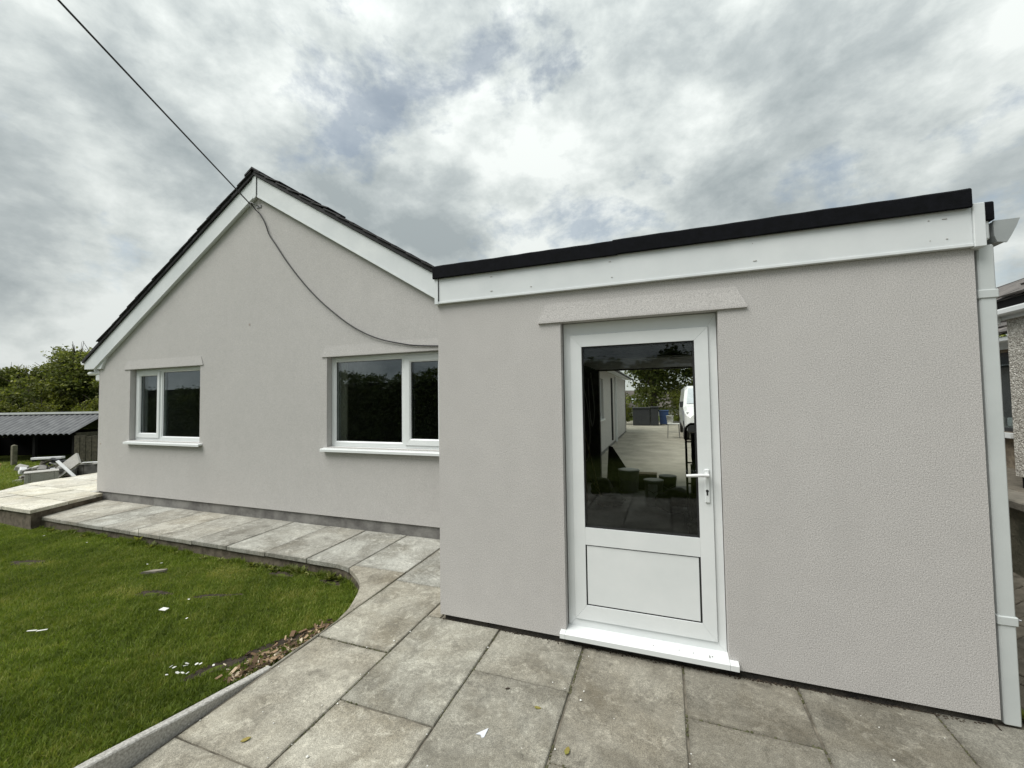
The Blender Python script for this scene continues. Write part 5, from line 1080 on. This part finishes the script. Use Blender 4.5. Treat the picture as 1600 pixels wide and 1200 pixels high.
for q in range(150):
    x, y = random.uniform(-2.3, 1.8), random.uniform(-1.6, -0.02)
    if random.random() < 0.45: x = random.choice(colsX)+random.gauss(0, 0.03)
    s = abs(random.gauss(0, 0.0022))+0.0012; mb.lathe([(s*0.6, 0), (s, s*0.5), (s*0.5, s)], (x, y, KS*y+0.001), 5, False)
o = mb.build('grit', 'petal'); o['kind'] = 'stuff'; tag(o, 'white grit and crumbs scattered over the paving', 'grit')
mb = MB()
for q in range(2600):
    if random.random() < 0.62:
        x = random.choice(colsX)+random.gauss(0, 0.004); y = random.uniform(-1.7, 0.0)
        if x < -2.3: y = random.uniform(-0.4, 0.6)
    else:
        ci = random.randrange(7); x = random.uniform(colsX[ci], colsX[ci+1]); y = starts[ci]-0.905*random.randrange(0, 3)+random.gauss(0, 0.004)
        if y > 0.5: continue
    if math.sin(x*7.3+y*5.1)+math.sin(y*11+x*3) < -0.2: continue
    s = random.uniform(0.002, 0.0065); mb.lathe([(s*1.3, 0), (s, s*0.6), (s*0.4, s*0.9)], (x, y, KS*y-0.009), 5, False)
o = mb.build('joint_moss', 'moss'); o['kind'] = 'stuff'; tag(o, 'moss and grit lodged in the paving joints', 'moss')
# grime and crumbs in the gap under the garage render
mb = MB()
for q in range(900):
    x = random.choice((-1.3, -0.4, 0.2, 0.9, 1.2))+random.gauss(0, 0.3); x = min(1.5, max(-1.6, x)); y = 0.014-abs(random.gauss(0, 0.012)); s = random.uniform(0.0015, 0.0075); mb.lathe([(s, 0), (s*0.9, s*0.5), (s*0.4, s*0.9)], (x, y, -0.004), 5, False)
o = mb.build('wall_foot_dirt', 'soil'); o['kind'] = 'stuff'; tag(o, 'dark dirt crumbs along the foot of the garage wall', 'dirt')
# weeds along the path edge and joints
def weed(x, y, z, s, nl, label, grp, mat='leaf'):
    t = thing('weed', label, 'weed', (x, y, z), grp); mb = MB()
    for q in range(nl):
        a = random.uniform(0, 6.3); r = s*random.uniform(0.3, 1); el = random.uniform(0.2, 1.2); d = Vector((math.cos(a)*math.cos(el), math.sin(a)*math.cos(el), math.sin(el)))
        b = Vector((x, y, z)); m1 = b+d*r*0.55; tip = b+d*r+Vector((0, 0, -0.15*r)); sd_ = Vector((-math.sin(a), math.cos(a), 0))*r*0.2
        mb.add([b, m1+sd_, tip, m1-sd_], [(0,1,2,3)])
    o = mb.build('leaves', mat, t); at = o.data.attributes.new('tint', 'FLOAT', 'FACE'); at.data.foreach_set('value', [random.uniform(0.2, 0.9) for _ in o.data.polygons])
    MB().tube([(x, y, z-0.01), (x+0.005, y, z+s*0.8)], 0.002, 5).build('stem', mat, t)
wl = 'low weed growing along the foot of the path edge'
for x in (-8.3, -8.0, -7.75, -7.4, -7.0, -6.6, -6.0, -5.5, -5.0, -4.75, -4.55, -4.3, -4.18, -4.05, -3.93, -3.82, -3.7, -3.58, -3.45, -3.3, -3.2, -3.1): weed(x+random.uniform(-.05, .05), 0.53-random.uniform(0, 0.05), float(lawn_z(x, 0.5)), random.uniform(0.06, 0.13), 26, wl, 'weeds along the path edge')
weed(-6.35, 0.555, -0.10, 0.20, 7, 'thin tall weed stalk standing at the path edge', None); weed(1.66, 0.09, 0.0, 0.13, 26, 'dark weed tuft at the foot of the white downpipe', None)
